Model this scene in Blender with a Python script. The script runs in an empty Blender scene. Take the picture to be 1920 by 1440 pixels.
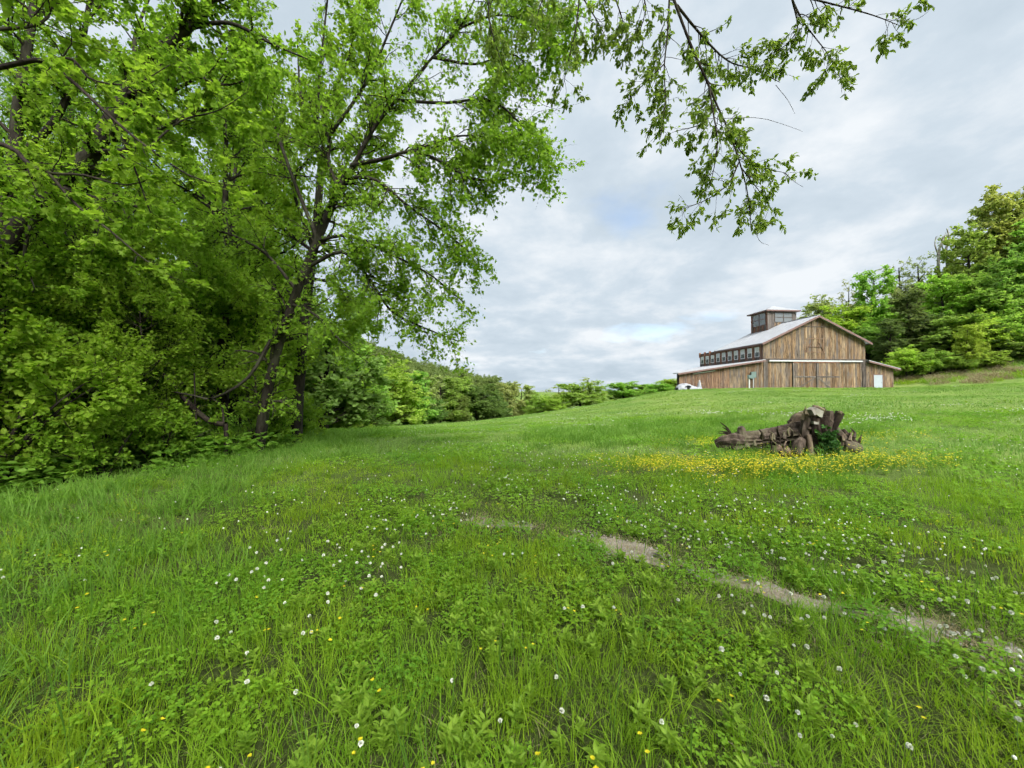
import bpy, bmesh, math, random
import numpy as np
from mathutils import Vector, Matrix

# ------------------------------------------------------------------ camera, sky, sun, exposure
SC = bpy.context.scene
COL = SC.collection
R = math.radians
F = 740.0            # focal length in photo pixels (1920 wide)
HV = 735.0           # image row of the horizon
EYE = 1.6
cam_d = bpy.data.cameras.new('camera')
cam_d.sensor_width = 36.0
cam_d.lens = F / 1920 * 36
cam_d.clip_start = 0.05
cam_d.clip_end = 5000
cam = bpy.data.objects.new('camera', cam_d)
COL.objects.link(cam)
cam.location = (0, 0, EYE)
cam.rotation_euler = (R(90) + math.atan((HV - 720) / F), 0, 0)
SC.camera = cam

SUN_EL, SUN_AZ = R(46), R(152)      # azimuth clockwise from +Y
world = bpy.data.worlds.new('World')
SC.world = world
world.use_nodes = True
wn, wl = world.node_tree.nodes, world.node_tree.links
wn.clear()
def W(t, **kw):
    n = wn.new(t)
    for k, v in kw.items():
        setattr(n, k, v)
    return n
w_out = W('ShaderNodeOutputWorld')
w_sky = W('ShaderNodeTexSky', sky_type='NISHITA', sun_disc=False, sun_elevation=SUN_EL, sun_rotation=SUN_AZ)
w_bg = W('ShaderNodeBackground'); w_bg.inputs[1].default_value = 0.15
wl.new(w_sky.outputs[0], w_bg.inputs[0])
w_tc = W('ShaderNodeTexCoord')
w_sep = W('ShaderNodeSeparateXYZ'); wl.new(w_tc.outputs['Generated'], w_sep.inputs[0])
w_z = W('ShaderNodeMath', operation='MAXIMUM'); wl.new(w_sep.outputs[2], w_z.inputs[0]); w_z.inputs[1].default_value = 0.0
w_za = W('ShaderNodeMath', operation='ADD'); wl.new(w_z.outputs[0], w_za.inputs[0]); w_za.inputs[1].default_value = 0.24
w_dx = W('ShaderNodeMath', operation='DIVIDE'); wl.new(w_sep.outputs[0], w_dx.inputs[0]); wl.new(w_za.outputs[0], w_dx.inputs[1])
w_dy = W('ShaderNodeMath', operation='DIVIDE'); wl.new(w_sep.outputs[1], w_dy.inputs[0]); wl.new(w_za.outputs[0], w_dy.inputs[1])
w_cv = W('ShaderNodeCombineXYZ'); wl.new(w_dx.outputs[0], w_cv.inputs[0]); wl.new(w_dy.outputs[0], w_cv.inputs[1])
w_cv.inputs[2].default_value = 5.2
w_n1 = W('ShaderNodeTexNoise'); w_n1.inputs['Scale'].default_value = 1.35; w_n1.inputs['Detail'].default_value = 7
w_n1.inputs['Roughness'].default_value = 0.52; w_n1.inputs['Distortion'].default_value = 0.25
wl.new(w_cv.outputs[0], w_n1.inputs['Vector'])
w_n2 = W('ShaderNodeTexNoise'); w_n2.inputs['Scale'].default_value = 2.3; w_n2.inputs['Detail'].default_value = 8
w_n2.inputs['Roughness'].default_value = 0.57; w_n2.inputs['Distortion'].default_value = 0.12
w_off = W('ShaderNodeVectorMath', operation='ADD'); wl.new(w_cv.outputs[0], w_off.inputs[0]); w_off.inputs[1].default_value = (7.3, 2.1, 5.0)
wl.new(w_off.outputs[0], w_n2.inputs['Vector'])
w_cov = W('ShaderNodeMapRange'); w_cov.inputs[1].default_value = 0.17; w_cov.inputs[2].default_value = 0.40
wl.new(w_n1.outputs[0], w_cov.inputs[0])
w_ramp = W('ShaderNodeValToRGB')
w_ramp.color_ramp.elements[0].position = 0.33; w_ramp.color_ramp.elements[0].color = (0.60, 0.71, 0.81, 1)
w_ramp.color_ramp.elements[1].position = 0.67; w_ramp.color_ramp.elements[1].color = (0.98, 1.03, 1.075, 1)
e = w_ramp.color_ramp.elements.new(0.5); e.color = (0.715, 0.82, 0.915, 1)
wl.new(w_n2.outputs[0], w_ramp.inputs[0])
w_cl = W('ShaderNodeBackground'); w_cl.inputs[1].default_value = 0.485
wl.new(w_ramp.outputs[0], w_cl.inputs[0])
w_mix = W('ShaderNodeMixShader')
wl.new(w_cov.outputs[0], w_mix.inputs[0]); wl.new(w_bg.outputs[0], w_mix.inputs[1]); wl.new(w_cl.outputs[0], w_mix.inputs[2])
wl.new(w_mix.outputs[0], w_out.inputs[0])

sun_d = bpy.data.lights.new('sun', 'SUN')
sun_d.energy = 4.5
sun_d.angle = R(40)
sun_d.color = (1.0, 0.96, 0.9)
sun = bpy.data.objects.new('sun', sun_d)
COL.objects.link(sun)
sv = Vector((math.sin(SUN_AZ) * math.cos(SUN_EL), math.cos(SUN_AZ) * math.cos(SUN_EL), math.sin(SUN_EL)))
sun.rotation_euler = sv.to_track_quat('Z', 'Y').to_euler()

SC.view_settings.view_transform = 'Standard'
SC.view_settings.look = 'None'
SC.view_settings.gamma = 1
SC.view_settings.use_curve_mapping = False
SC.view_settings.exposure = 0.92
SC.render.engine = 'CYCLES'
cy = SC.cycles
cy.max_bounces = 5; cy.diffuse_bounces = 4; cy.glossy_bounces = 2; cy.transmission_bounces = 4
cy.transparent_max_bounces = 4
cy.caustics_reflective = False; cy.caustics_refractive = False
cy.use_adaptive_sampling = True; cy.adaptive_threshold = 0.07; cy.adaptive_min_samples = 12
cy.debug_use_spatial_splits = True
cy.use_denoising = True
try:
    cy.denoiser = 'OPENIMAGEDENOISE'; cy.denoising_prefilter = 'ACCURATE'
    cy.denoising_input_passes = 'RGB_ALBEDO_NORMAL'
except Exception:
    pass

# ------------------------------------------------------------------ helpers
def P(u, v, Y):
    """photo pixel at forward distance Y -> world point"""
    return ((u - 960) / F * Y, Y, EYE + (HV - v) / F * Y)

def tag(o, label=None, cat=None, group=None, kind=None):
    if label: o['label'] = label
    if cat: o['category'] = cat
    if group: o['group'] = group
    if kind: o['kind'] = kind
    return o

def empty(name, loc=(0, 0, 0), rz=0.0):
    o = bpy.data.objects.new(name, None)
    o.empty_display_size = 0.2
    COL.objects.link(o)
    o.location = loc
    o.rotation_euler = (0, 0, rz)
    return o

def link(name, mesh, parent=None, link_it=True):
    o = bpy.data.objects.new(name, mesh)
    if link_it: COL.objects.link(o)
    if parent is not None: o.parent = parent
    return o

def np_mesh(name, V, faces, mat=None, smooth=False, tint=None, vattr=None):
    """faces: list of int arrays (n,k). tint: one float per face"""
    me = bpy.data.meshes.new(name)
    V = np.asarray(V, np.float32).reshape(-1, 3)
    me.vertices.add(len(V)); me.vertices.foreach_set('co', V.ravel())
    faces = [np.asarray(f, np.int32) for f in faces if len(f)]
    nl = sum(f.size for f in faces); nf = sum(len(f) for f in faces)
    me.loops.add(nl); me.loops.foreach_set('vertex_index', np.concatenate([f.ravel() for f in faces]))
    tot = np.concatenate([np.full(len(f), f.shape[1], np.int32) for f in faces])
    st = np.concatenate([[0], np.cumsum(tot)[:-1]]).astype(np.int32)
    me.polygons.add(nf)
    me.polygons.foreach_set('loop_start', st)
    me.polygons.foreach_set('use_smooth', np.full(nf, smooth, bool))
    if tint is not None:
        a = me.attributes.new('tint', 'FLOAT', 'FACE'); a.data.foreach_set('value', np.asarray(tint, np.float32))
    if vattr is not None:
        for k, arr in vattr.items():
            a = me.attributes.new(k, 'FLOAT', 'POINT'); a.data.foreach_set('value', np.asarray(arr, np.float32))
    me.update(calc_edges=True)
    if mat: me.materials.append(mat)
    return me

def norm(a):
    return a / np.maximum(np.linalg.norm(a, axis=-1, keepdims=True), 1e-9)

class MB:
    """collects boxes / prisms / tubes into one mesh"""
    def __init__(s): s.v = []; s.f = []
    def add(s, verts, faces):
        b = len(s.v); s.v += [tuple(p) for p in verts]; s.f += [tuple(i + b for i in f) for f in faces]
        return s
    def box(s, x0, x1, y0, y1, z0, z1):
        return s.add([(x0, y0, z0), (x1, y0, z0), (x1, y1, z0), (x0, y1, z0), (x0, y0, z1), (x1, y0, z1), (x1, y1, z1), (x0, y1, z1)],
                     [(0, 3, 2, 1), (4, 5, 6, 7), (0, 1, 5, 4), (1, 2, 6, 5), (2, 3, 7, 6), (3, 0, 4, 7)])
    def bar(s, a, b, w, h, up=(0, 0, 1)):
        a = Vector(a); b = Vector(b); t = (b - a).normalized(); upv = Vector(up)
        if abs(t.dot(upv)) > 0.98: upv = Vector((0, 1, 0))
        x = t.cross(upv).normalized() * w / 2; z = x.cross(t).normalized() * h / 2
        q = [a - x - z, a + x - z, a + x + z, a - x + z, b - x - z, b + x - z, b + x + z, b - x + z]
        return s.add(q, [(0, 3, 2, 1), (4, 5, 6, 7), (0, 1, 5, 4), (1, 2, 6, 5), (2, 3, 7, 6), (3, 0, 4, 7)])
    def mesh(s, name, mat=None, smooth=False):
        me = bpy.data.meshes.new(name); me.from_pydata(s.v, [], s.f)
        me.polygons.foreach_set('use_smooth', [smooth] * len(s.f)); me.update()
        if mat: me.materials.append(mat)
        return me
    def build(s, name, mat, parent=None, smooth=False):
        return link(name, s.mesh(name, mat, smooth), parent)

def vnoise(x, y, seed=0):
    """smooth 2-D value noise in 0..1"""
    x = np.asarray(x, float); y = np.asarray(y, float)
    xi = np.floor(x).astype(np.int64); yi = np.floor(y).astype(np.int64)
    fx = x - xi; fy = y - yi
    fx = fx * fx * (3 - 2 * fx); fy = fy * fy * (3 - 2 * fy)
    def h(a, b):
        n = (a * 374761393 + b * 668265263 + seed * 974711) & 0xffffffff
        n = ((n ^ (n >> 13)) * 1274126177) & 0xffffffff
        return ((n ^ (n >> 16)) & 0xffff) / 65535.0
    return (h(xi, yi) * (1 - fx) + h(xi + 1, yi) * fx) * (1 - fy) + (h(xi, yi + 1) * (1 - fx) + h(xi + 1, yi + 1) * fx) * fy

def fbm(x, y, seed=0, oct=4):
    s = 0; a = 0.5; t = 0
    for i in range(oct):
        s = s + a * vnoise(x * 2 ** i, y * 2 ** i, seed + i * 17); t += a; a *= 0.5
    return s / t

def sstep(a, b, x):
    t = np.clip((x - a) / (b - a), 0, 1)
    return t * t * (3 - 2 * t)

# ------------------------------------------------------------------ materials
def new_mat(name):
    m = bpy.data.materials.new(name); m.use_nodes = True
    nt = m.node_tree; nt.nodes.clear()
    out = nt.nodes.new('ShaderNodeOutputMaterial')
    return m, nt, out

class NT:
    def __init__(s, nt): s.nt = nt
    def n(s, t, ins=None, **kw):
        nd = s.nt.nodes.new(t)
        for k, v in kw.items(): setattr(nd, k, v)
        for k, v in (ins or {}).items():
            if isinstance(v, bpy.types.NodeSocket): s.nt.links.new(v, nd.inputs[k])
            else: nd.inputs[k].default_value = v
        return nd
    def ramp(s, fac, stops):
        nd = s.nt.nodes.new('ShaderNodeValToRGB'); cr = nd.color_ramp
        while len(cr.elements) < len(stops): cr.elements.new(0.5)
        for el, (p, c) in zip(cr.elements, stops):
            el.position = p; el.color = (*c, 1)
        s.nt.links.new(fac, nd.inputs[0])
        return nd.outputs[0]
    def mixc(s, fac, a, b, mode='MIX'):
        nd = s.nt.nodes.new('ShaderNodeMix'); nd.data_type = 'RGBA'; nd.blend_type = mode
        for k, v in ((0, fac), (6, a), (7, b)):
            if isinstance(v, bpy.types.NodeSocket): s.nt.links.new(v, nd.inputs[k])
            else: nd.inputs[k].default_value = v if k == 0 else (*v, 1)
        return nd.outputs[2]
    def math(s, op, a, b=0.0):
        nd = s.nt.nodes.new('ShaderNodeMath'); nd.operation = op
        for k, v in ((0, a), (1, b)):
            if isinstance(v, bpy.types.NodeSocket): s.nt.links.new(v, nd.inputs[k])
            else: nd.inputs[k].default_value = v
        return nd.outputs[0]

def leaf_mat(name, c0, c1, trans=0.5, rough=0.5, obj_color=False, inst=False, tcol=(1.35, 1.4, 0.9), spec=0.12, patch=None):
    """two-tone leaf: tint attribute (per leaf) or random per instance picks between c0 and c1"""
    m, nt, out = new_mat(name); k = NT(nt)
    at = k.n('ShaderNodeAttribute', attribute_name='tint')
    oi = k.n('ShaderNodeObjectInfo')
    fac = at.outputs['Fac']
    if inst:
        fac = k.math('ADD', k.math('MULTIPLY', fac, 0.5), k.math('MULTIPLY', oi.outputs['Random'], 0.5))
    col = k.mixc(fac, c0, c1)
    if patch:
        nz = k.n('ShaderNodeTexNoise', {'Vector': oi.outputs['Location'], 'Scale': patch[0], 'Detail': 3.0, 'Roughness': 0.6})
        mr = k.n('ShaderNodeMapRange', {0: nz.outputs[0], 1: 0.38, 2: 0.62})
        col = k.mixc(mr.outputs[0], col, k.mixc(1.0, col, patch[1], 'MULTIPLY'))
    if obj_color:
        col = k.mixc(1.0, col, oi.outputs['Color'], 'MULTIPLY')
    p = k.n('ShaderNodeBsdfPrincipled', {'Base Color': col, 'Roughness': rough, 'Specular IOR Level': spec})
    tc = k.mixc(1.0, col, tcol, 'MULTIPLY')
    t = k.n('ShaderNodeBsdfTranslucent', {'Color': tc})
    mx = k.n('ShaderNodeMixShader', {0: trans, 1: p.outputs[0], 2: t.outputs[0]})
    nt.links.new(mx.outputs[0], out.inputs[0])
    return m

def bark_mat(name, c0, c1, scale=14.0, bump=0.6, stretch=0.22):
    m, nt, out = new_mat(name); k = NT(nt)
    g = k.n('ShaderNodeTexCoord')
    mp = k.n('ShaderNodeMapping', {'Vector': g.outputs['Object'], 'Scale': (1, 1, stretch)})
    n1 = k.n('ShaderNodeTexNoise', {'Vector': mp.outputs[0], 'Scale': scale, 'Detail': 6.0, 'Roughness': 0.65})
    n2 = k.n('ShaderNodeTexNoise', {'Vector': g.outputs['Object'], 'Scale': 2.2, 'Detail': 3.0})
    col = k.ramp(n1.outputs[0], [(0.32, tuple(x * 0.35 for x in c0)), (0.5, c0), (0.7, c1)])
    mr = k.n('ShaderNodeMapRange', {0: n2.outputs[0], 1: 0.45, 2: 0.7})
    col = k.mixc(mr.outputs[0], col, (c1[0] * 0.9, c1[1] * 1.05, c1[2] * 0.8))
    bp = k.n('ShaderNodeBump', {'Height': n1.outputs[0], 'Strength': bump, 'Distance': 0.03})
    p = k.n('ShaderNodeBsdfPrincipled', {'Base Color': col, 'Roughness': 0.9, 'Specular IOR Level': 0.15, 'Normal': bp.outputs[0]})
    nt.links.new(p.outputs[0], out.inputs[0])
    return m

def plain_mat(name, c, rough=0.6, metal=0.0, spec=0.3, var=0.15, scale=3.0, bump=0.0):
    m, nt, out = new_mat(name); k = NT(nt)
    g = k.n('ShaderNodeTexCoord')
    n1 = k.n('ShaderNodeTexNoise', {'Vector': g.outputs['Object'], 'Scale': scale, 'Detail': 5.0, 'Roughness': 0.6})
    col = k.ramp(n1.outputs[0], [(0.3, tuple(x * (1 - var) for x in c)), (0.7, tuple(min(1, x * (1 + var)) for x in c))])
    ins = {'Base Color': col, 'Roughness': rough, 'Metallic': metal, 'Specular IOR Level': spec}
    if bump:
        bp = k.n('ShaderNodeBump', {'Height': n1.outputs[0], 'Strength': bump, 'Distance': 0.02}); ins['Normal'] = bp.outputs[0]
    p = k.n('ShaderNodeBsdfPrincipled', ins)
    nt.links.new(p.outputs[0], out.inputs[0])
    return m

def wood_mat(name, stops, streak=1.0, low=True):
    """weathered boards: colour per board from Object Info random, grain along local z, grey weathering"""
    m, nt, out = new_mat(name); k = NT(nt)
    oi = k.n('ShaderNodeObjectInfo'); g = k.n('ShaderNodeTexCoord')
    off = k.n('ShaderNodeVectorMath', {0: g.outputs['Object'], 1: (0, 0, 0)}, operation='ADD')
    sh = k.n('ShaderNodeCombineXYZ', {0: k.math('MULTIPLY', oi.outputs['Random'], 91.0), 1: k.math('MULTIPLY', oi.outputs['Random'], 37.0), 2: k.math('MULTIPLY', oi.outputs['Random'], 17.0)})
    nt.links.new(sh.outputs[0], off.inputs[1])
    mp = k.n('ShaderNodeMapping', {'Vector': off.outputs[0], 'Scale': (9, 9, 0.55)})
    n1 = k.n('ShaderNodeTexNoise', {'Vector': mp.outputs[0], 'Scale': 1.6, 'Detail': 7.0, 'Roughness': 0.65})
    mp2 = k.n('ShaderNodeMapping', {'Vector': off.outputs[0], 'Scale': (1.2, 1.2, 0.35)})
    n2 = k.n('ShaderNodeTexNoise', {'Vector': mp2.outputs[0], 'Scale': 1.3, 'Detail': 4.0, 'Roughness': 0.6})
    base = k.ramp(k.math('ADD', k.math('MULTIPLY', oi.outputs['Random'], 0.6), k.math('MULTIPLY', n2.outputs[0], 0.4)), stops)
    grain = k.ramp(n1.outputs[0], [(0.34, (0.16, 0.155, 0.15)), (0.48, (0.8, 0.8, 0.8)), (0.66, (1.35, 1.32, 1.25))])
    col = k.mixc(streak, base, k.mixc(1.0, base, grain, 'MULTIPLY'))
    mr = k.n('ShaderNodeMapRange', {0: n2.outputs[0], 1: 0.5, 2: 0.72})
    col = k.mixc(mr.outputs[0], col, (0.125, 0.11, 0.105))
    bp = k.n('ShaderNodeBump', {'Height': n1.outputs[0], 'Strength': 0.5, 'Distance': 0.02})
    hs_ = k.n('ShaderNodeHueSaturation', {'Saturation': 0.88, 'Color': col})
    p = k.n('ShaderNodeBsdfPrincipled', {'Base Color': hs_.outputs[0], 'Roughness': 0.85, 'Specular IOR Level': 0.15, 'Normal': bp.outputs[0]})
    nt.links.new(p.outputs[0], out.inputs[0])
    return m

# ------------------------------------------------------------------ terrain
CP = []
def cp(u, v, Y): CP.append(P(u, v, Y))
def cx(x, y, z): CP.append((x, y, z))
for x, y, z in ((0, 0, 0), (-3, 0, 0), (3, 0, 0), (0, -5, 0), (0, 3, 0), (4, 3, .02), (-4, 3, -.02), (-5, 6, -.03), (0, 6, 0), (6, 6, .06), (10, 6, .2),
                (-9, 7, -.1), (-6.5, 10.3, 0), (-8, 16, -.15), (-15, 8, -.5), (-20, 20, -1.3), (-30, 10, -1.4), (-30, 40, -3), (-42, 25, -2.5), (-20, 60, -4),
                (0, 110, -5), (30, 110, -1), (60, 110, 8), (22, 56, 1.6), (38, 55.5, 2.12), (60, 58, 2.45), (57, 76, 4.0), (30, 76, 1.3), (12, 85, -1.8),
                (0, -20, 0), (20, -15, .5), (-20, -15, -.5), (40, 0, 2.0), (-40, -5, -2), (92, 60, 14), (75, 75, 11), (62, 78, 6.5), (60, 95, 9), (90, 82, 19),
                (112, 60, 22), (80, 40, 4.0), (110, 42, 9), (14, 10, .45), (30, 25, 1.3), (45, 35, 1.9), (60, 47, 2.5)):
    cx(x, y, z)
for u, v, Y in ((1500, 855, 9), (1500, 760, 23), (1500, 742, 35), (1500, 728.5, 51), (1240, 860, 9), (1240, 786, 20), (1240, 753, 40), (1250, 742, 60),
                (1000, 850, 10), (1000, 803, 20), (1000, 784, 40), (1000, 777, 60), (1000, 781, 90), (800, 850, 10), (800, 809, 20), (800, 798, 35), (800, 799, 50),
                (640, 816, 16), (640, 805, 30), (640, 806, 45), (1110, 762, 60), (1110, 764, 80), (1750, 717, 58), (1830, 702, 58.5), (1920, 680, 59), (1900, 724, 50), (1900, 750, 30)):
    cp(u, v, Y)
CP = np.array(CP)
def _phi(d2): return 0.5 * d2 * np.log(np.maximum(d2, 1e-9))
def _tps():
    n = len(CP); XY = CP[:, :2] / 50
    d2 = ((XY[:, None] - XY[None]) ** 2).sum(-1)
    K = _phi(d2) + np.eye(n) * 2e-4
    Pm = np.c_[np.ones(n), XY]
    A = np.block([[K, Pm], [Pm.T, np.zeros((3, 3))]])
    return np.linalg.solve(A, np.r_[CP[:, 2], np.zeros(3)])
_TW = _tps()
def H(x, y):
    """terrain height"""
    x = np.asarray(x, float); y = np.asarray(y, float); sh = x.shape
    x = x.ravel(); y = y.ravel()
    XY = np.c_[x, y] / 50; q = CP[:, :2] / 50
    out = np.empty(len(x))
    for i in range(0, len(x), 20000):
        s = XY[i:i + 20000]
        d2 = ((s[:, None] - q[None]) ** 2).sum(-1)
        out[i:i + 20000] = _phi(d2) @ _TW[:-3] + _TW[-3] + s @ _TW[-2:]
    r = np.hypot(x - 20, y - 40)
    w = sstep(80, 150, r)
    far = -4.0 + 46 * np.exp(-(((x + 165) / 95) ** 2 + ((y - 250) / 100) ** 2)) + 60 * np.exp(-(((x - 190) / 85) ** 2 + ((y - 110) / 110) ** 2)) \
        + 6 * np.exp(-(((x + 20) / 260) ** 2 + ((y - 620) / 120) ** 2)) + 20 * np.exp(-(((x + 260) / 120) ** 2 + ((y + 10) / 160) ** 2))
    out = np.clip(out, -8, 40)
    return (out * (1 - w) + far * w).reshape(sh)
def h1(x, y): return float(H(np.array([x]), np.array([y]))[0])

# track: bare wheel line running from the lower right towards the centre
TRK = np.array([(1930, 1258), (1860, 1220), (1760, 1184), (1640, 1155), (1520, 1132), (1420, 1100), (1300, 1072), (1180, 1030), (1080, 1003), (980, 985), (900, 975)], float)
_ty = EYE * F / (TRK[:, 1] - HV)
TRK = np.c_[(TRK[:, 0] - 960) / F * _ty, _ty]
TRK = np.vstack([[TRK[0] + (TRK[0] - TRK[1]) * 6], TRK])
def seg_dist(x, y, poly):
    d = np.full(np.shape(x), 1e9)
    for a, b in zip(poly[:-1], poly[1:]):
        ab = b - a; t = np.clip(((x - a[0]) * ab[0] + (y - a[1]) * ab[1]) / (ab @ ab), 0, 1)
        d = np.minimum(d, np.hypot(x - a[0] - ab[0] * t, y - a[1] - ab[1] * t))
    return d
def bare(x, y):
    """0..1 how bare the soil of the track is"""
    d = seg_dist(x, y, TRK)
    w = 0.19 + 0.36 * (fbm(x * 1.7, y * 1.7, 5) - 0.5)
    fade = 1 - 0.55 * sstep(3.6, 5.4, y)
    patchy = .38 + .62 * sstep(.38, .58, fbm(x * 1.6 + 2, y * 1.6, 7))
    return (1 - sstep(w * 0.5, w * 1.3, d)) * fade * patchy

# ------------------------------------------------------------------ ground
def ground_mat():
    m, nt, out = new_mat('meadow_soil_and_thatch'); k = NT(nt)
    g = k.n('ShaderNodeTexCoord'); o = g.outputs['Object']
    n1 = k.n('ShaderNodeTexNoise', {'Vector': o, 'Scale': 0.09, 'Detail': 5.0, 'Roughness': 0.6})
    n2 = k.n('ShaderNodeTexNoise', {'Vector': o, 'Scale': 1.3, 'Detail': 6.0, 'Roughness': 0.7})
    n3 = k.n('ShaderNodeTexNoise', {'Vector': o, 'Scale': 28.0, 'Detail': 5.0, 'Roughness': 0.7})
    c = k.ramp(n1.outputs[0], [(0.3, (0.11, 0.18, 0.04)), (0.5, (0.15, 0.225, 0.055)), (0.7, (0.20, 0.26, 0.075))])
    c2 = k.ramp(n2.outputs[0], [(0.3, (0.6, 0.7, 0.55)), (0.55, (1, 1, 1)), (0.75, (1.3, 1.2, 1.2))])
    c = k.mixc(1.0, c, c2, 'MULTIPLY')
    c3 = k.ramp(n3.outputs[0], [(0.35, (0.45, 0.45, 0.4)), (0.5, (1, 1, 1)), (0.7, (1.35, 1.3, 1.2))])
    c = k.mixc(1.0, c, c3, 'MULTIPLY')
    at = k.n('ShaderNodeAttribute', attribute_name='litter_shade')
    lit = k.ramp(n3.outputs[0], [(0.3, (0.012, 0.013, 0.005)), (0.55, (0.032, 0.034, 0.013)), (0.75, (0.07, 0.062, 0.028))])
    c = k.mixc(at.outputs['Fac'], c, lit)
    bp = k.n('ShaderNodeBump', {'Height': n3.outputs[0], 'Strength': 0.7, 'Distance': 0.05})
    p = k.n('ShaderNodeBsdfPrincipled', {'Base Color': c, 'Roughness': 0.95, 'Specular IOR Level': 0.05, 'Normal': bp.outputs[0]})
    nt.links.new(p.outputs[0], out.inputs[0])
    return m

def wood_floor(x, y):
    """1 inside the left-hand wood, 0 on the meadow"""
    edge = np.interp(y, [-20, 0, 4, 7, 10.3, 12.5, 16, 22, 30, 45, 60, 90], [-7, -8.0, -8.2, -7.8, -6.4, -7.0, -8.4, -12, -15, -19, -22, -26])
    return sstep(0.6, -0.8, x - edge - 0.8 * (fbm(np.asarray(x) * .6, np.asarray(y) * .6, 9) - .5))

def make_ground():
    n = 240
    t = np.linspace(-1, 1, n)
    gx = np.sinh(t * 6.2) / np.sinh(6.2) * 1500; gy = gx + 6
    X, Y = np.meshgrid(gx, gy)
    Z = H(X, Y)
    V = np.stack([X, Y, Z], -1).reshape(-1, 3)
    i = np.arange(n * n).reshape(n, n)
    Q = np.stack([i[:-1, :-1], i[:-1, 1:], i[1:, 1:], i[1:, :-1]], -1).reshape(-1, 4)
    lit = wood_floor(X, Y) * .8
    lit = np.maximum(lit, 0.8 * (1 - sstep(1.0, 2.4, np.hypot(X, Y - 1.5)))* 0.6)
    lit = np.maximum(lit, 0.8 * (1 - sstep(5, 14, np.hypot(X, Y))))  # dark soil near the camera, deepened for the shade between plants
    me = np_mesh('meadow_ground', V, [Q], ground_mat(), smooth=True, vattr={'litter_shade': lit.ravel()})
    o = link('ground', me)
    tag(o, 'rolling green meadow rising to the barn on the right', 'ground', kind='structure')
make_ground()

def track_mat():
    m, nt, out = new_mat('dry_track_soil'); k = NT(nt)
    g = k.n('ShaderNodeTexCoord'); o = g.outputs['Object']
    n1 = k.n('ShaderNodeTexNoise', {'Vector': o, 'Scale': 3.0, 'Detail': 6.0, 'Roughness': 0.7})
    n2 = k.n('ShaderNodeTexVoronoi', {'Vector': o, 'Scale': 38.0})
    n3 = k.n('ShaderNodeTexNoise', {'Vector': o, 'Scale': 60.0, 'Detail': 5.0, 'Roughness': 0.8})
    c = k.ramp(n1.outputs[0], [(0.3, (0.16, 0.14, 0.095)), (0.5, (0.28, 0.25, 0.19)), (0.7, (0.38, 0.345, 0.28))])
    c = k.mixc(1.0, c, k.ramp(n3.outputs[0], [(0.35, (0.5, 0.5, 0.5)), (0.6, (1.1, 1.1, 1.1))]), 'MULTIPLY')
    h = k.math('ADD', k.math('MULTIPLY', n2.outputs[0], 0.6), n3.outputs[0])
    bp = k.n('ShaderNodeBump', {'Height': h, 'Strength': 0.8, 'Distance': 0.02})
    p = k.n('ShaderNodeBsdfPrincipled', {'Base Color': c, 'Roughness': 0.95, 'Specular IOR Level': 0.1, 'Normal': bp.outputs[0]})
    nt.links.new(p.outputs[0], out.inputs[0])
    return m

def make_track():
    pts = []
    for a, b in zip(TRK[:-1], TRK[1:]):
        for s in np.linspace(0, 1, 26, endpoint=False): pts.append(a + (b - a) * s)
    pts = np.array(pts)
    for _ in range(8): pts[1:-1] = (pts[:-2] + 2 * pts[1:-1] + pts[2:]) / 4
    tn = np.gradient(pts, axis=0); tn /= np.linalg.norm(tn, axis=1)[:, None]; nn = np.c_[-tn[:, 1], tn[:, 0]]
    w = np.linspace(-0.55, 0.55, 25)
    G = pts[:, None] + nn[:, None] * w[None, :, None]
    X, Y = G[..., 0], G[..., 1]
    Z = H(X, Y) + 0.03 * bare(X, Y) - 0.016 + 0.012 * (fbm(X * 9, Y * 9, 3) - .5)
    V = np.stack([X, Y, Z], -1).reshape(-1, 3)
    n, mm = len(pts), len(w); i = np.arange(n * mm).reshape(n, mm)
    Q = np.stack([i[:-1, :-1], i[1:, :-1], i[1:, 1:], i[:-1, 1:]], -1).reshape(-1, 4)
    o = link('dirt_track', np_mesh('dirt_track', V, [Q], track_mat(), smooth=True))
    tag(o, 'worn bare soil track crossing the near meadow grass', 'track', kind='structure')
make_track()

# ------------------------------------------------------------------ barn
WOOD = [(0.15, (0.10, 0.064, 0.038)), (0.3, (0.20, 0.12, 0.058)), (0.42, (0.30, 0.19, 0.095)), (0.52, (0.165, 0.115, 0.075)), (0.62, (0.345, 0.245, 0.14)), (0.74, (0.145, 0.115, 0.092)), (0.86, (0.28, 0.215, 0.155))]
M_board = wood_mat('weathered_barn_board', WOOD)
M_dark = wood_mat('grey_barn_post', [(0.2, (0.08, 0.066, 0.058)), (0.5, (0.145, 0.125, 0.11)), (0.9, (0.21, 0.185, 0.165))])
M_red = wood_mat('red_brown_side_board', [(0.2, (0.17, 0.07, 0.045)), (0.5, (0.27, 0.115, 0.065)), (0.9, (0.30, 0.17, 0.105))])
M_ltb = wood_mat('brown_lean_to_board', [(0.1, (0.10, 0.055, 0.035)), (0.4, (0.19, 0.105, 0.06)), (0.7, (0.27, 0.165, 0.095)), (0.95, (0.20, 0.15, 0.115))])
M_trim = plain_mat('mauve_brown_trim', (0.17, 0.105, 0.095), 0.7, scale=5)
M_back = plain_mat('dark_wall_core', (0.045, 0.032, 0.025), 0.9)
M_roof = plain_mat('pale_metal_roofing', (0.36, 0.375, 0.40), 0.45, metal=0.2, var=0.06, scale=0.8)
M_rooft = plain_mat('roof_edge_metal', (0.42, 0.44, 0.46), 0.45, metal=0.3, var=0.08)
M_white = plain_mat('white_paint', (0.52, 0.53, 0.54), 0.5, var=0.06)
M_doorw = plain_mat('pale_blue_door_paint', (0.36, 0.41, 0.455), 0.45, var=0.05)
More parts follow.
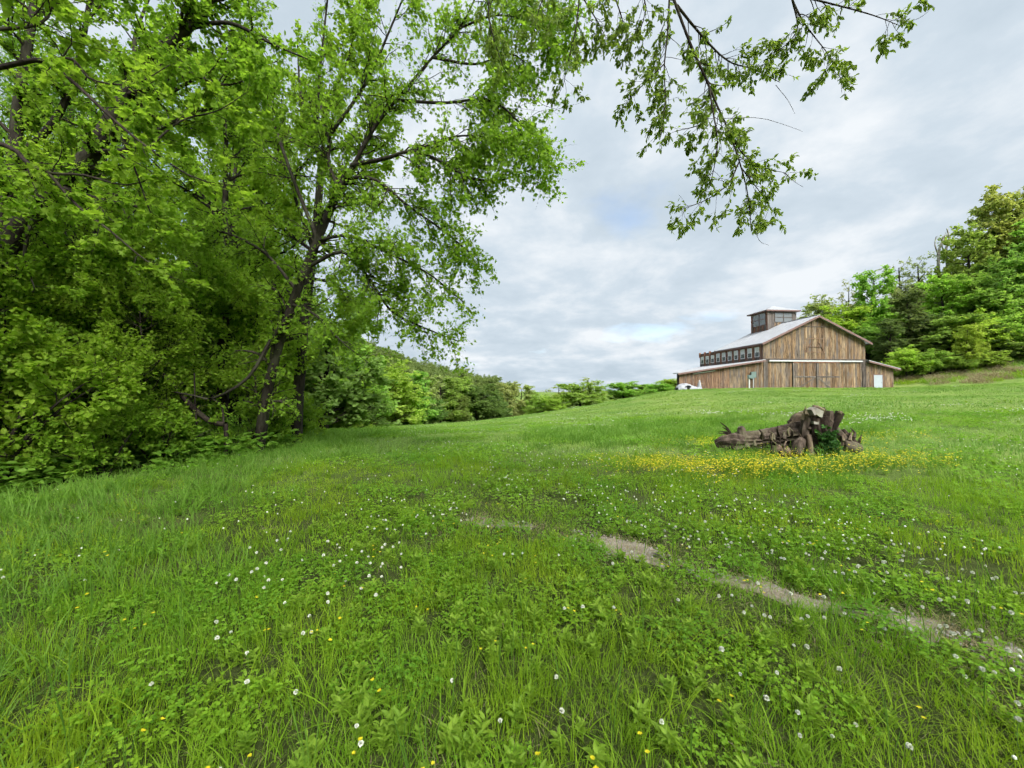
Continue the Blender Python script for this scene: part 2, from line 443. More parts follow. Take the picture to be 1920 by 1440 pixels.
M_box = plain_mat('grey_green_meter_enamel', (0.13, 0.185, 0.175), 0.45, var=0.08)
def glass_mat():
    m, nt, out = new_mat('window_glass'); k = NT(nt)
    p = k.n('ShaderNodeBsdfPrincipled', {'Base Color': (0.15, 0.165, 0.17, 1), 'Roughness': 0.05, 'Specular IOR Level': 1.0})  # grey base colour stands in for pale reflections on the glass
    nt.links.new(p.outputs[0], out.inputs[0])
    return m
M_glass = glass_mat()

M_winp = plain_mat('brightened_window_white', (0.74, 0.75, 0.76), .5, var=.05)  # white paint copy, lightened to offset the shade on the side wall
M_pane_refl = plain_mat('pale_pane_reflection', (0.66, 0.68, 0.69), 0.25, spec=.8, var=.12)  # pale reflection in the upper panes, painted as base colour
barn = empty('barn', (36.36, 57.0, 2.0), R(5))
tag(barn, 'weathered brown board barn with cupola, clerestory windows and two lean-tos', 'barn')
rb = random.Random(4)
BW, LW, RW, DEP, DEP2 = 16.1, 12.7, 4.5, 10.8, 16.2
RX = 8.3
def roofz(x): return 6.75 + (10.65 - 6.75) * x / RX if x < RX else 10.65 + (6.95 - 10.65) * (x - RX) / (BW - RX)
def lz(x): return 4.12 + (2.2 - 4.12) * (-x) / LW           # left lean-to wall top
def rz(x): return 4.1 + (3.05 - 4.1) * (x - BW) / RW        # right lean-to wall top

# wall cores (the closed building body behind the boards)
core = MB()
y0, y1 = 0.05, DEP - 0.1
poly = [(0.04, 0.0), (BW - .04, 0.0), (BW - .04, 6.9), (RX, 10.6), (0.04, 6.7)]
core.add([(x, y0, z) for x, z in poly] + [(x, y1, z) for x, z in poly],
         [(0, 1, 2, 3, 4), (9, 8, 7, 6, 5)] + [(i, i + 5, (i + 1) % 5 + 5, (i + 1) % 5) for i in range(5)])
front = core.build('front_wall', M_back, barn)
MB().box(0.05, BW - .05, DEP, DEP2, 0, 6.45).build('rear_wing', M_red, barn)
def board(x0, x1, zb0, zb1, zt0, zt1, y, mat, parent, thick=0.03):
    """vertical board with slanted top"""
    g = 0.012
    me = MB().add([(x0 + g, y - thick, zb0), (x1 - g, y - thick, zb1), (x1 - g, y, zb1), (x0 + g, y, zb0), (x0 + g, y - thick, zt0), (x1 - g, y - thick, zt1), (x1 - g, y, zt1), (x0 + g, y, zt0)],
                  [(0, 3, 2, 1), (4, 5, 6, 7), (0, 1, 5, 4), (1, 2, 6, 5), (2, 3, 7, 6), (3, 0, 4, 7)])
    return me.build('board', mat, parent)
def run_boards(xa, xb, zb, ztop, mat, parent, y=0.04, wm=0.27):
    x = xa
    while x < xb - 0.08:
        w = wm * rb.uniform(0.8, 1.2); xe = min(xb, x + w)
        if xb - xe < 0.12: xe = xb
        j = rb.uniform(-.012, .012)
        board(x, xe, zb + rb.uniform(-.02, .04), zb + rb.uniform(-.02, .04), ztop(x) , ztop(xe), y + j, mat, parent, 0.03 + abs(j))
        x = xe
run_boards(0.0, RX, 4.42, lambda x: roofz(x) - .03, M_board, front)
run_boards(RX, BW, 4.42, lambda x: roofz(x) - .03, M_board, front)
run_boards(0.62, 4.4, -0.35, lambda x: 4.3, M_board, front)
run_boards(11.9, BW - .62, -0.35, lambda x: 4.3, M_board, front)
run_boards(0.0, 0.62, -0.35, lambda x: 4.3, M_dark, front, y=-0.02)
run_boards(BW - .62, BW, -0.35, lambda x: 4.3, M_dark, front, y=-0.02)
# ledge, door rail
MB().box(-.05, BW + .05, -.09, .03, 4.3, 4.44).build('ledge', M_dark, barn)
MB().box(.75, BW - .75, -.24, -.10, 4.02, 4.22).build('door_track_cover', M_white, barn)
# loft door in the gable
loft = MB().box(6.55, 9.75, -.045, -.005, 7.35, 7.47).box(6.7, 6.82, -.045, -.005, 5.5, 7.35).box(9.3, 9.42, -.045, -.005, 5.5, 7.35).box(6.4, 9.6, -.045, -.005, 5.38, 5.5)
loft.build('loft_door_frame', M_ltb, barn)
lb = MB()
lb.bar((6.5, -.04, 5.5), (7.5, -.04, 6.9), .12, .05, (0, 1, 0)).bar((9.5, -.04, 5.5), (8.6, -.04, 6.9), .12, .05, (0, 1, 0)).bar((7.0, -.045, 6.2), (9.0, -.045, 6.2), .1, .05, (0, 1, 0))
lb.build('loft_door_brace', M_ltb, barn)
MB().box(5.6, 10.9, -.05, -.005, 9.12, 9.22).build('gable_band', M_dark, barn)
# sliding doors
for xa, xb in ((4.45, 8.1), (8.16, 11.8)):
    d = MB().box(xa, xb, -.06, -.02, -.2, 4.0).build('sliding_door', M_dark, barn)
    run_boards(xa + .04, xb - .04, -.15, lambda x: 3.95, M_board, d, y=-.075, wm=.33)
    MB().box(xa, xb, -.16, -.11, 1.72, 1.92).build('door_rail', M_dark, d)
    mid = 8.13
    MB().bar((mid + (.15 if xa > 6 else -.15), -.135, 1.75), ((xa + xb) / 2 + (.2 if xa > 6 else -.9), -.135, .25), .16, .04, (0, 1, 0)).build('brace', M_dark, d)
    MB().box(xa, xa + .14, -.155, -.11, -.1, 3.95).build('stile', M_dark, d)
MB().box(4.45, 11.8, -.17, -.112, 3.86, 4.0).build('door_header', M_red, barn)
# roof slopes: panels with ribs
def slope(name, xa, za, xb, zb, ya, yb, parent, mat, pw=0.92, rib=True):
    r = MB()
    r.add([(xa, ya, za), (xb, ya, zb), (xb, yb, zb), (xa, yb, za), (xa, ya, za - .10), (xb, ya, zb - .10), (xb, yb, zb - .10), (xa, yb, za - .10)],
          [(0, 1, 2, 3), (7, 6, 5, 4), (0, 4, 5, 1), (1, 5, 6, 2), (2, 6, 7, 3), (3, 7, 4, 0)])
    ro = r.build(name, M_rooft, parent)
    n = max(1, int(round((yb - ya) / pw))); L = (yb - ya) / n
    for i in range(n):
        q = MB(); a = ya + i * L + .004; b = ya + (i + 1) * L - .004
        q.bar((xa, (a + b) / 2, za + .012), (xb, (a + b) / 2, zb + .012), b - a, .016)
        for s in (0.03, .5):
            q.bar((xa, a + s * (b - a) + .02, za + .032), (xb, a + s * (b - a) + .02, zb + .032), .035, .03)
        q.build('panel', mat, ro)
    return ro
OV = .55
sl = (10.65 - 6.75) / RX; sr = (10.65 - 6.95) / (BW - RX)
slope('left_roof_slope', -OV, 6.75 - OV * sl + .14, RX, 10.65 + .14, -OV, DEP + .3, barn, M_roof)
slope('right_roof_slope', BW + OV, 6.95 - OV * sr + .14, RX + .002, 10.65 + .14, -OV, DEP + .3, barn, M_roof)
MB().box(RX - .14, RX + .14, -OV - .02, DEP + .3, 10.80, 10.86).build('ridge_cap', M_roof, barn)
fz = .10
for nm, a, b in (('rake_board', (-OV, -OV - .03, 6.75 - OV * sl - .03), (RX, -OV - .03, 10.62)), ('rake_board', (RX, -OV - .032, 10.62), (BW + OV, -OV - .032, 6.95 - OV * sr - .03))):
    MB().bar(a, b, .05, .27).build(nm, M_trim, barn)
MB().bar((-OV - .03, -OV, 6.75 - OV * sl - .02), (-OV - .03, DEP + .3, 6.75 - OV * sl - .02), .05, .2).build('fascia', M_trim, barn)
MB().bar((BW + OV + .03, -OV, 6.95 - OV * sr - .02), (BW + OV + .03, DEP + .3, 6.95 - OV * sr - .02), .05, .2).build('fascia', M_trim, barn)
MB().add([(-OV + .1, -OV + .05, 6.75 - OV * sl + .0), (RX, -OV + .05, 10.6), (RX, 0, 10.6), (-OV + .1, 0, 6.75 - OV * sl)], [(0, 1, 2, 3)]).build('soffit', M_trim, barn)
# lean-tos
ltl = MB()
pl = [(-LW, .06, -.3), (-.02, .06, -.3), (-.02, DEP2, -.3), (-LW, .7, -.3)]
pt = [(-LW, .06, 2.15), (-.02, .06, 4.08), (-.02, DEP2, 4.08), (-LW, .7, 2.15)]
ltl.add(pl + pt, [(3, 2, 1, 0), (4, 5, 6, 7)] + [(i, (i + 1) % 4, (i + 1) % 4 + 4, i + 4) for i in range(4)])
lean_l = ltl.build('left_lean_to', M_back, barn)
run_boards(-LW, -5.2, -.35, lambda x: lz(x) - .02, M_ltb, lean_l)
run_boards(-5.2, -.02, -.35, lambda x: lz(x) - .02, M_board, lean_l)
ltr = MB()
pr = [(BW + .02, -.3), (BW + RW, -.3), (BW + RW, 3.0), (BW + .02, 4.05)]
ltr.add([(x, .06, z) for x, z in pr] + [(x, DEP2, z) for x, z in pr], [(0, 1, 2, 3), (7, 6, 5, 4)] + [(i, i + 4, (i + 1) % 4 + 4, (i + 1) % 4) for i in range(4)])
lean_r = ltr.build('right_lean_to', M_back, barn)
run_boards(BW + .02, BW + RW, -.3, lambda x: rz(x) - .02, M_board, lean_r)
def wing_x(y): return -LW - .45 if y < .9 else -LW - .45 + (y - .9) * .80
wr = MB(); q0 = [(wing_x(y_), y_) for y_ in (-.5, .9, DEP2)] + [(-.05, DEP2), (-.05, -.5)]
wr.add([(a_, b_, lz(a_) + .15) for a_, b_ in q0] + [(a_, b_, lz(a_) + .05) for a_, b_ in q0], [(4, 3, 2, 1, 0), (5, 6, 7, 8, 9)] + [(i, (i + 1) % 5, (i + 1) % 5 + 5, i + 5) for i in range(5)])
wing = wr.build('lean_to_roof', M_rooft, barn)
yy = -.5
while yy < DEP2 - .1:
    ye = min(yy + .93, DEP2); a0, a1 = wing_x(yy), wing_x(ye)
    q = MB().add([(a0, yy + .004, lz(a0) + .165), (-.06, yy + .004, lz(-.06) + .165), (-.06, ye - .004, lz(-.06) + .165), (a1, ye - .004, lz(a1) + .165),
                  (a0, yy + .004, lz(a0) + .152), (-.06, yy + .004, lz(-.06) + .152), (-.06, ye - .004, lz(-.06) + .152), (a1, ye - .004, lz(a1) + .152)],
                 [(0, 1, 2, 3), (7, 6, 5, 4), (0, 4, 5, 1), (1, 5, 6, 2), (2, 6, 7, 3), (3, 7, 4, 0)])
    q.bar((max(a0, a1), yy + .06, lz(max(a0, a1)) + .18), (-.06, yy + .06, lz(-.06) + .18), .035, .03)
    q.build('panel', M_roof, wing); yy = ye
slope('lean_to_roof', BW + RW + .6, rz(BW + RW + .6) + .16, BW + .05, 4.1 + .16, -.5, DEP2 + .2, barn, M_roof)
MB().bar((-LW - .45, -.53, lz(-LW - .45) - .02), (-.02, -.53, 4.10), .05, .22).build('lean_to_fascia', M_trim, barn)
MB().bar((BW + .02, -.53, 4.08), (BW + RW + .6, -.53, rz(BW + RW + .6) - .02), .05, .22).build('lean_to_fascia', M_trim, barn)
MB().bar((-10.6, -.08, 2.18), (-7.4, -.08, 2.66), .07, .12).build('wall_rail', M_white, barn)
# side door
sd = MB().box(17.35, 18.75, -.03, .0, -.2, 2.12).build('side_door', M_doorw, barn)
MB().box(17.25, 17.35, -.05, .0, -.2, 2.22).box(18.75, 18.85, -.05, .0, -.2, 2.22).box(17.35, 18.75, -.05, .0, 2.12, 2.22).build('door_frame', M_trim, sd)
MB().box(18.58, 18.64, -.08, -.03, .95, 1.03).build('door_handle', M_dark, sd)
# clerestory wall with ten windows on the left side (plane x = 0)
cl = MB().box(-.03, .03, 0.06, DEP2, 4.0, 6.62).build('clerestory_wall', M_back, barn)
NWIN, PIT = 10, 1.58
for i in range(NWIN):
    yc = 1.2 + i * PIT
    top = 6.2 if i < 7 else 6.05
    a, b = yc - .40, yc + .40
    wo = MB().box(-.10, -.035, a - .07, a, 4.75, top).box(-.10, -.035, b, b + .07, 4.75, top).box(-.10, -.035, a, b, top - .07, top).box(-.10, -.035, a, b, 4.75, 4.82).box(-.10, -.04, a, b, 5.46, 5.52).build('window', M_winp, barn)
    MB().box(-.06, -.04, a, b, 4.82, 5.46).build('pane', M_glass, wo)
    MB().box(-.065, -.045, a, b, 5.52, top - .07).build('pane', M_pane_refl, wo)
    # pier boards before each window and header and sill boards
    ya = (yc - PIT + .47) if i else .05
    n = 3 if i else 2
    ht = 6.55 if i < 7 else 6.45 + .25 * (i % 2) * 0
    for j in range(n):
        p0 = ya + (a - .07 - ya) * j / n; p1 = ya + (a - .07 - ya) * (j + 1) / n
        MB().box(-.07, -.035, p0 + .008, p1 - .008, 4.0, ht).build('board', M_red, cl)
    MB().box(-.066, -.035, a - .06, b + .06, top + .005, ht - .02).build('board', M_red, cl)
    MB().box(-.066, -.035, a - .06, b + .06, 4.0, 4.745).build('board', M_dark, cl)
MB().box(-.068, -.035, 1.2 + 9 * PIT + .48, DEP2 - .02, 4.0, 6.45).build('board', M_red, cl)
for i in range(7, 11):          # post ends standing proud of the open rear wing
    yy = 1.2 + i * PIT - .79
    MB().box(-.2, .12, yy - .1, yy + .1, 5.9, 6.82).build('post_end', M_red, barn)
# cupola on the ridge
cw, cy0, cdp, cz0, cz1 = 5.0, 6.6, 3.9, 8.6, 12.75
cx0 = RX - 2.4
cup = MB().box(cx0, cx0 + cw, cy0, cy0 + cdp, cz0, cz1).build('cupola', M_back, barn)
x = cx0
xs = [cx0, cx0 + .5, cx0 + 1.0]
def cboards(xa, xb, z0, z1):
    x = xa
    while x < xb - .05:
        xe = min(xb, x + .27)
        MB().box(x + .008, xe - .008, cy0 - .035, cy0, z0, z1).build('board', M_dark if rb.random() < .5 else M_board, cup); x = xe
WX0, WX1 = cx0 + 1.15, cx0 + 4.3
cboards(cx0, WX0, cz0, cz1); cboards(WX1, cx0 + cw, cz0, cz1); cboards(WX0, WX1, cz0, 10.95)
fr = MB()
for xa in (WX0, (WX0 + WX1) / 2 - .06, WX1 - .1): fr.box(xa, xa + .12, cy0 - .07, cy0 - .002, 10.95, 12.62)
for za in (10.95, 11.75, 12.52): fr.box(WX0 + .12, WX1 - .1, cy0 - .066, cy0 - .002, za, za + .1)
fr.build('window_frame', M_dark, cup)
MB().box(WX0 + .05, WX1 - .05, cy0 - .03, cy0 - .004, 11.0, 12.55).build('pane', M_glass, cup)
# cupola left face
yy = cy0
while yy < cy0 + cdp - .05:
    ye = min(cy0 + cdp, yy + .28)
    low = 10.6 if cy0 + .35 < (yy + ye) / 2 < cy0 + 3.5 else cz1
    MB().box(cx0 - .035, cx0, yy + .008, ye - .008, 7.9, low).build('board', M_red if rb.random() < .5 else M_dark, cup); yy = ye
fl = MB()
for ya in (cy0 + .35, cy0 + 1.85, cy0 + 3.38): fl.box(cx0 - .07, cx0 - .002, ya, ya + .12, 10.6, 12.7)
for za in (10.6, 11.6, 12.6): fl.box(cx0 - .066, cx0 - .002, cy0 + .47, cy0 + 3.38, za, za + .1)
fl.build('window_frame', M_trim, cup)
MB().box(cx0 - .03, cx0 - .004, cy0 + .4, cy0 + 3.45, 10.65, 12.65).build('pane', M_glass, cup)
MB().box(cx0 - .06, cx0 + .1, cy0 - .06, cy0 - .037, cz0, cz1).build('corner_post', M_dark, cup)
o_ = .45
ax, ay, az = cx0 + cw / 2, cy0 + cdp / 2, 14.1
e0 = [(cx0 - o_, cy0 - o_, cz1), (cx0 + cw + o_, cy0 - o_, cz1), (cx0 + cw + o_, cy0 + cdp + o_, cz1), (cx0 - o_, cy0 + cdp + o_, cz1)]
e1 = [(a, b, c + .2) for a, b, c in e0]
MB().add(e0 + e1, [(3, 2, 1, 0), (0, 1, 5, 4), (1, 2, 6, 5), (2, 3, 7, 6), (3, 0, 4, 7)]).build('eaves', M_trim, cup)
MB().add([(a, b, c + .005) for a, b, c in e1] + [(ax, ay, az)], [(0, 1, 4), (1, 2, 4), (2, 3, 4), (3, 0, 4)]).build('hip_roof', M_roof, cup)

def barn_w(x, y, z): return barn.matrix_basis @ Vector((x, y, z))
bpy.context.view_layer.update()
# meter post and service box beside the left lean-to
q = barn_w(-2.95, -1.0, 0)
mpo = empty('meter_post', (q.x, q.y, h1(q.x, q.y)))
tag(mpo, 'white post with a grey meter box in front of the left lean-to', 'meter post')
MB().box(-.07, .07, -.07, .07, -.3, 1.75).build('post', M_white, mpo)
MB().box(-.28, .62, -.12, -.071, 1.45, 1.95).box(-.2, .22, -.24, -.125, 1.5, 1.92).build('meter_box', M_box, mpo)
q = barn_w(-1.75, -.25, 0)
sb = empty('service_box', (q.x, q.y, h1(q.x, q.y)), R(5))
tag(sb, 'square grey-green electrical box mounted right of the meter post', 'electrical box')
MB().box(-.38, .38, -.12, .12, 1.6, 2.45).build('cabinet', M_box, sb)
MB().box(-.33, .33, -.14, -.121, 1.65, 2.40).build('cover', M_box, sb)
MB().box(-.05, .05, -.05, .05, -.3, 1.6).build('conduit', M_rooft, sb)

# white tarpaulin heap at the left corner of the barn
def make_tarp():
    base = P(1293, 732, 55.2)
    root = empty('tarp_heap', (base[0], base[1], h1(base[0], base[1])))
    tag(root, 'crumpled white tarpaulin draped over a low heap beside the left lean-to', 'tarp')
    nx, ny = 60, 26
    s = np.linspace(-1, 1, nx); t = np.linspace(-1, 1, ny)
    S, T = np.meshgrid(s, t, indexing='ij')
    X = S * 1.85 + .12 * (fbm(S * 4, T * 4, 2) - .5); Y = T * 0.95 * np.sqrt(np.maximum(0.05, 1 - .45 * S ** 2)) + .15 * (fbm(S * 3, T * 3, 6) - .5)
    dome = 1.0 * np.clip(1 - ((S + .35) / .75) ** 2, 0, 1) ** .6 * np.clip(1 - T ** 2, 0, 1) ** .5
    ridge = .55 * np.exp(-((S - .3) / .5) ** 2) * np.clip(1 - T ** 2, 0, 1) ** .5
    peak = 1.62 * np.exp(-((S - .74) / .15) ** 2) * np.exp(-(T / .4) ** 2)
    Z = np.maximum(np.maximum(dome, ridge), peak)
    fold = np.abs(np.sin(S * 9 + 5 * fbm(S * 2, T * 2, 8) + T * 2))
    Z = Z * (.82 + .3 * fbm(S * 3, T * 3, 1)) + .12 * (1 - fold) * (Z > .08) + .22 * np.clip(fbm(S * 2.2, T * 1.5, 4) - .52, 0, 1) - .05
    V = np.stack([X, Y, Z], -1).reshape(-1, 3)
    i = np.arange(nx * ny).reshape(nx, ny)
    Q = np.stack([i[:-1, :-1], i[1:, :-1], i[1:, 1:], i[:-1, 1:]], -1).reshape(-1, 4)
    # torn opening that shows the dark heap
    cen = V[Q].mean(1)
    keep = ~((np.hypot((cen[:, 0] + .55) / .42, (cen[:, 2] - .42) / .26) < 1) & (cen[:, 1] < -.1))
    M_tarp = plain_mat('white_tarpaulin', (0.30, 0.315, 0.345), 0.5, var=.15, scale=2.5)
    tp = link('tarp', np_mesh('tarp', V, [Q[keep]], M_tarp, smooth=True), root)
    md = tp.modifiers.new('thickness', 'SOLIDIFY'); md.thickness = .02
    hp = MB()
    rr = random.Random(8)
    for _ in range(7):
        xx = rr.uniform(-1.2, .3); hp.bar((xx - .5, rr.uniform(-.5, .3), rr.uniform(.1, .45)), (xx + .5, rr.uniform(-.5, .3), rr.uniform(.1, .5)), .16, .12)
    hp.build('heap', M_dark, root)
    MB().bar((1.45, .1, 0), (1.75, .15, 1.2), .07, .07).bar((1.5, .1, .95), (2.3, .3, 1.05), .07, .07).build('prop_pole', M_board, root)
make_tarp()

# ------------------------------------------------------------------ uprooted stump
M_log = bark_mat('furrowed_log_bark', (0.06, 0.045, 0.034), (0.145, 0.115, 0.092), 10, 1.0, .3)
M_logd = bark_mat('dark_rotten_wood', (0.022, 0.015, 0.011), (0.062, 0.045, 0.034), 8, 1.0, .3)
M_cut = bark_mat('grey_cut_wood', (0.22, 0.195, 0.175), (0.36, 0.33, 0.31), 9, .5, .3)
M_pale = bark_mat('pale_bare_wood', (0.11, 0.08, 0.056), (0.215, 0.17, 0.125), 9, .7, .25)
M_ivy = leaf_mat('ivy_leaf', (0.025, 0.075, 0.018), (0.06, 0.15, 0.03), .3)
def lumpy(path, rad, sides=14, amp=.12, seed=0, seg=20, furrow=0.0):
    path = np.array(path, float); rad = np.array(rad, float)
    d = np.r_[0, np.cumsum(np.linalg.norm(np.diff(path, axis=0), axis=1))]; t = np.linspace(0, d[-1], seg)
    C = np.stack([np.interp(t, d, path[:, i]) for i in range(3)], 1); r = np.interp(t, d, rad)
    T = norm(np.gradient(C, axis=0)); ref = np.array([0.3, 0.2, 1.0]) if abs(T[0, 2]) < .8 else np.array([1.0, .1, 0])
    A = norm(np.cross(T, ref)); B = np.cross(T, A)
    an = np.linspace(0, 2 * np.pi, sides, endpoint=False)
    rr = r[:, None] * (1 + amp * 2 * (fbm(np.cos(an)[None] * 1.5 + t[:, None] * 3 + seed * 7, np.sin(an)[None] * 1.5 + t[:, None] * 2, seed, 4) - .5) + furrow * (np.random.default_rng(seed).uniform(-.7, .7, (1, sides)) + np.random.default_rng(seed + 1).uniform(-.1, .1, (seg, sides))))
    V = C[:, None] + rr[..., None] * (np.cos(an)[None, :, None] * A[:, None] + np.sin(an)[None, :, None] * B[:, None])
    i = np.arange(seg * sides).reshape(seg, sides); j = np.roll(i, -1, 1)
    Q = np.stack([i[:-1], j[:-1], j[1:], i[1:]], -1).reshape(-1, 4)
    V = V.reshape(-1, 3); n = len(V)
    V = np.vstack([V, C[0] - T[0] * r[0] * .05, C[-1] + T[-1] * r[-1] * .05])
    t0 = np.stack([i[0], np.roll(i[0], 1), np.full(sides, n)], -1); t1 = np.stack([i[-1], np.roll(i[-1], -1), np.full(sides, n + 1)], -1)
    return V, [Q, np.vstack([t0, t1])]
def lump_part(name, parent, mat, *a, smooth=True, **k):
    V, f = lumpy(*a, **k)
    V = V - np.array(parent.location)
    return link(name, np_mesh(name, V, f, mat, smooth=smooth), parent)
def make_stump():
    b = P(1500, 852, 9.1)
    z0 = h1(b[0], b[1])
    root = empty('uprooted_stump', (b[0], b[1], z0))
    tag(root, 'felled tree trunk with upturned root plate lying in the meadow', 'stump')
    D = 9.2
    def p(u, v, y=D): return P(u, v, y)
    lump_part('log', root, M_log, [p(1384, 826, 9.5), p(1420, 824, 9.5), p(1465, 818, 9.4), p(1515, 810, 9.3)], [.20, .21, .25, .31], sides=34, amp=.16, seed=1, seg=44, furrow=.2, smooth=False)
    lump_part('butt_collar', root, M_log, [p(1392, 838, 9.35), p(1389, 806, 9.4), p(1387, 800, 9.4)], [.13, .10, .07], amp=.4, seed=2, sides=9, seg=9, smooth=False)
    # upright root plate: several slabs
    lump_part('root_plate', root, M_logd, [p(1530, 858), p(1531, 838), p(1533, 812), p(1533, 796)], [.42, .31, .29, .24], sides=15, amp=.5, seed=3, seg=10, furrow=.22, smooth=False)
    for i_, (u0, v0, u1, v1, y_, r0, r1) in enumerate(((1511, 852, 1513, 779, 9.02, .12, .10), (1522, 850, 1523, 769, 9.2, .13, .11), (1536, 850, 1534, 764, 9.22, .15, .13), (1551, 852, 1552, 770, 9.12, .13, .10),
                                                      (1541, 848, 1543, 781, 8.95, .12, .11), (1527, 850, 1529, 784, 8.93, .12, .10), (1503, 854, 1506, 800, 9.1, .12, .09), (1560, 855, 1557, 806, 9.0, .11, .07))):
        lump_part('slab', root, M_logd if i_ % 3 else M_log, [p(u0, v0, y_), p((u0 + u1) / 2 + (i_ % 3 - 1) * 2, (v0 + v1) / 2, y_), p(u1, v1, y_)], [r0 * 1.2, r0, r1], sides=7, amp=.38, seed=5 + i_, seg=10, furrow=.3, smooth=False)
    # cut faces
    def plate(name, pts, y, mat, th=.08):
        vv = [np.array(p(u, v, y)) for u, v in pts]; n = len(vv)
        back = [q_ + np.array([0, th, 0]) for q_ in vv]
        V = np.array(vv + back) - np.array(root.location)
        me = bpy.data.meshes.new(name); me.from_pydata([tuple(q_) for q_ in V], [], [tuple(range(n))[::-1], tuple(range(n, 2 * n))] + [(i, (i + 1) % n, (i + 1) % n + n, i + n) for i in range(n)])
        me.materials.append(mat); me.update(); return link(name, me, root)
    plate('cut_face', [(1521, 768), (1528, 763), (1544, 771), (1541, 783), (1535, 781), (1531, 777), (1527, 779)], 8.82, M_cut, .16)
    lump_part('top_strip', root, M_pale, [p(1524, 762, 8.9), p(1533, 764, 8.9), p(1544, 769, 8.9)], [.035, .045, .04], sides=8, amp=.2, seed=8, seg=8)
    plate('cut_face', [(1525, 790), (1535, 791), (1534, 796), (1526, 795)], 8.82, M_cut, .1)
    lump_part('split_wood', root, M_pale, [p(1484, 800, 9.5), p(1497, 788, 9.5), p(1512, 784, 9.45)], [.12, .19, .20], sides=14, amp=.15, seed=9)
    lump_part('knot', root, M_logd, [p(1477, 794, 9.55), p(1486, 790, 9.5)], [.07, .08], sides=8, amp=.3, seed=10, seg=6)
    lump_part('bare_leg', root, M_pale, [p(1517, 852, 8.85), p(1517, 836, 8.85), p(1514, 815, 8.9)], [.10, .065, .06], sides=10, amp=.3, seed=11)
    stub = lump_part('branch_stub', root, M_logd, [p(1552, 818, 9.1), p(1562, 795, 9.05), p(1575, 773, 9.0)], [.11, .095, .085], sides=12, amp=.2, seed=12, furrow=.16, smooth=False)
    lump_part('stub_end', root, M_pale, [p(1573, 776, 8.97), p(1575.2, 771.5, 8.97)], [.045, .05], sides=10, amp=.1, seed=13, seg=4)
    lump_part('side_root', root, M_log, [p(1567, 803, 9.1), p(1576, 818, 9.1), p(1590, 834, 9.1)], [.05, .08, .10], sides=9, amp=.3, seed=14)
    lump_part('side_root', root, M_logd, [p(1578, 805, 9.15), p(1586, 818, 9.1), p(1600, 829, 9.05), p(1611, 833, 9.0)], [.05, .07, .06, .035], sides=9, amp=.35, seed=15)
    lump_part('side_root', root, M_log, [p(1581, 836, 9.0), p(1593, 838, 8.95), p(1606, 840, 8.95), p(1607, 852, 8.9)], [.13, .14, .11, .03], sides=12, amp=.25, seed=16, furrow=.1)
    lump_part('thin_root', root, M_logd, [p(1588, 820, 9.05), p(1592, 811, 9.05)], [.03, .012], sides=6, amp=.2, seed=17, seg=6)
    for q_, s in (((1455, 838), 18), ((1470, 842), 19), ((1488, 846), 20)):
        lump_part('root_tangle', root, M_pale if s != 20 else M_log, [p(q_[0] - 9, q_[1] + 12, 8.95), p(q_[0], q_[1], 8.95), p(q_[0] + 9, q_[1] + 10, 8.95)], [.05, .10, .05], sides=10, amp=.4, seed=s, seg=10)
    lump_part('loose_block', root, M_log, [p(1490, 850, 8.9), p(1496, 834, 8.9), p(1503, 824, 8.95)], [.12, .13, .08], sides=8, amp=.25, seed=22, seg=8, smooth=False)
    rr = random.Random(3)
    for i in range(26):      # splintered stubs and broken root ends
        u = rr.choice((rr.uniform(1500, 1560), rr.uniform(1395, 1500), rr.uniform(1565, 1608))); v = rr.uniform(768, 800) if 1500 < u < 1560 else rr.uniform(806, 830)
        lump_part('splinter', root, rr.choice((M_logd, M_log, M_pale)), [p(u, v + 10, rr.uniform(8.85, 9.2)), p(u + rr.uniform(-3, 3), v, 9.0), p(u + rr.uniform(-8, 8), v - rr.uniform(2, 12), 9.0)], [rr.uniform(.025, .055), .025, .006], sides=5, amp=.3, seed=70 + i, seg=6, smooth=False)
    for i in range(9):
        u = rr.uniform(1440, 1500); v = rr.uniform(812, 836)
        lump_part('hanging_root', root, M_logd if i % 2 else M_pale, [p(u, v, 9.0), p(u + rr.uniform(-6, 6), v + 12, 8.95), p(u + rr.uniform(-14, 14), v + 26, 8.9)], [.018, .014, .008], sides=5, amp=.2, seed=30 + i, seg=8)
    # separate chunk at the left end
    b2 = P(1366, 838, 9.4); r2 = empty('log_chunk', (b2[0], b2[1], h1(b2[0], b2[1])))
    tag(r2, 'short broken log piece with spiky roots at the left end of the felled trunk', 'log')
    lump_part('bark_block', r2, M_log, [p(1340, 832, 9.4), p(1352, 829, 9.35), p(1372, 827, 9.3), p(1391, 828, 9.3)], [.08, .14, .18, .15], sides=18, amp=.4, seed=41, furrow=.22, seg=14, smooth=False)
    lump_part('crown_knob', r2, M_pale, [p(1352, 820, 9.35), p(1364, 819, 9.3), p(1375, 818, 9.3)], [.05, .07, .05], sides=10, amp=.3, seed=42)
    for i, (u, v) in enumerate(((1347, 808), (1352, 800), (1349, 791), (1358, 803), (1345, 812))):
        lump_part('root_spike', r2, M_logd, [p(1370, 818, 9.3), p((1370 + u) / 2 + 3, (818 + v) / 2 - 3, 9.3), p(u, v, 9.28)], [.04, .022, .006], sides=6, amp=.2, seed=50 + i, seg=8)
    lump_part('root_spike', r2, M_logd, [p(1372, 815, 9.35), p(1386, 811, 9.4)], [.03, .02], sides=6, amp=.2, seed=57, seg=5)
make_stump()
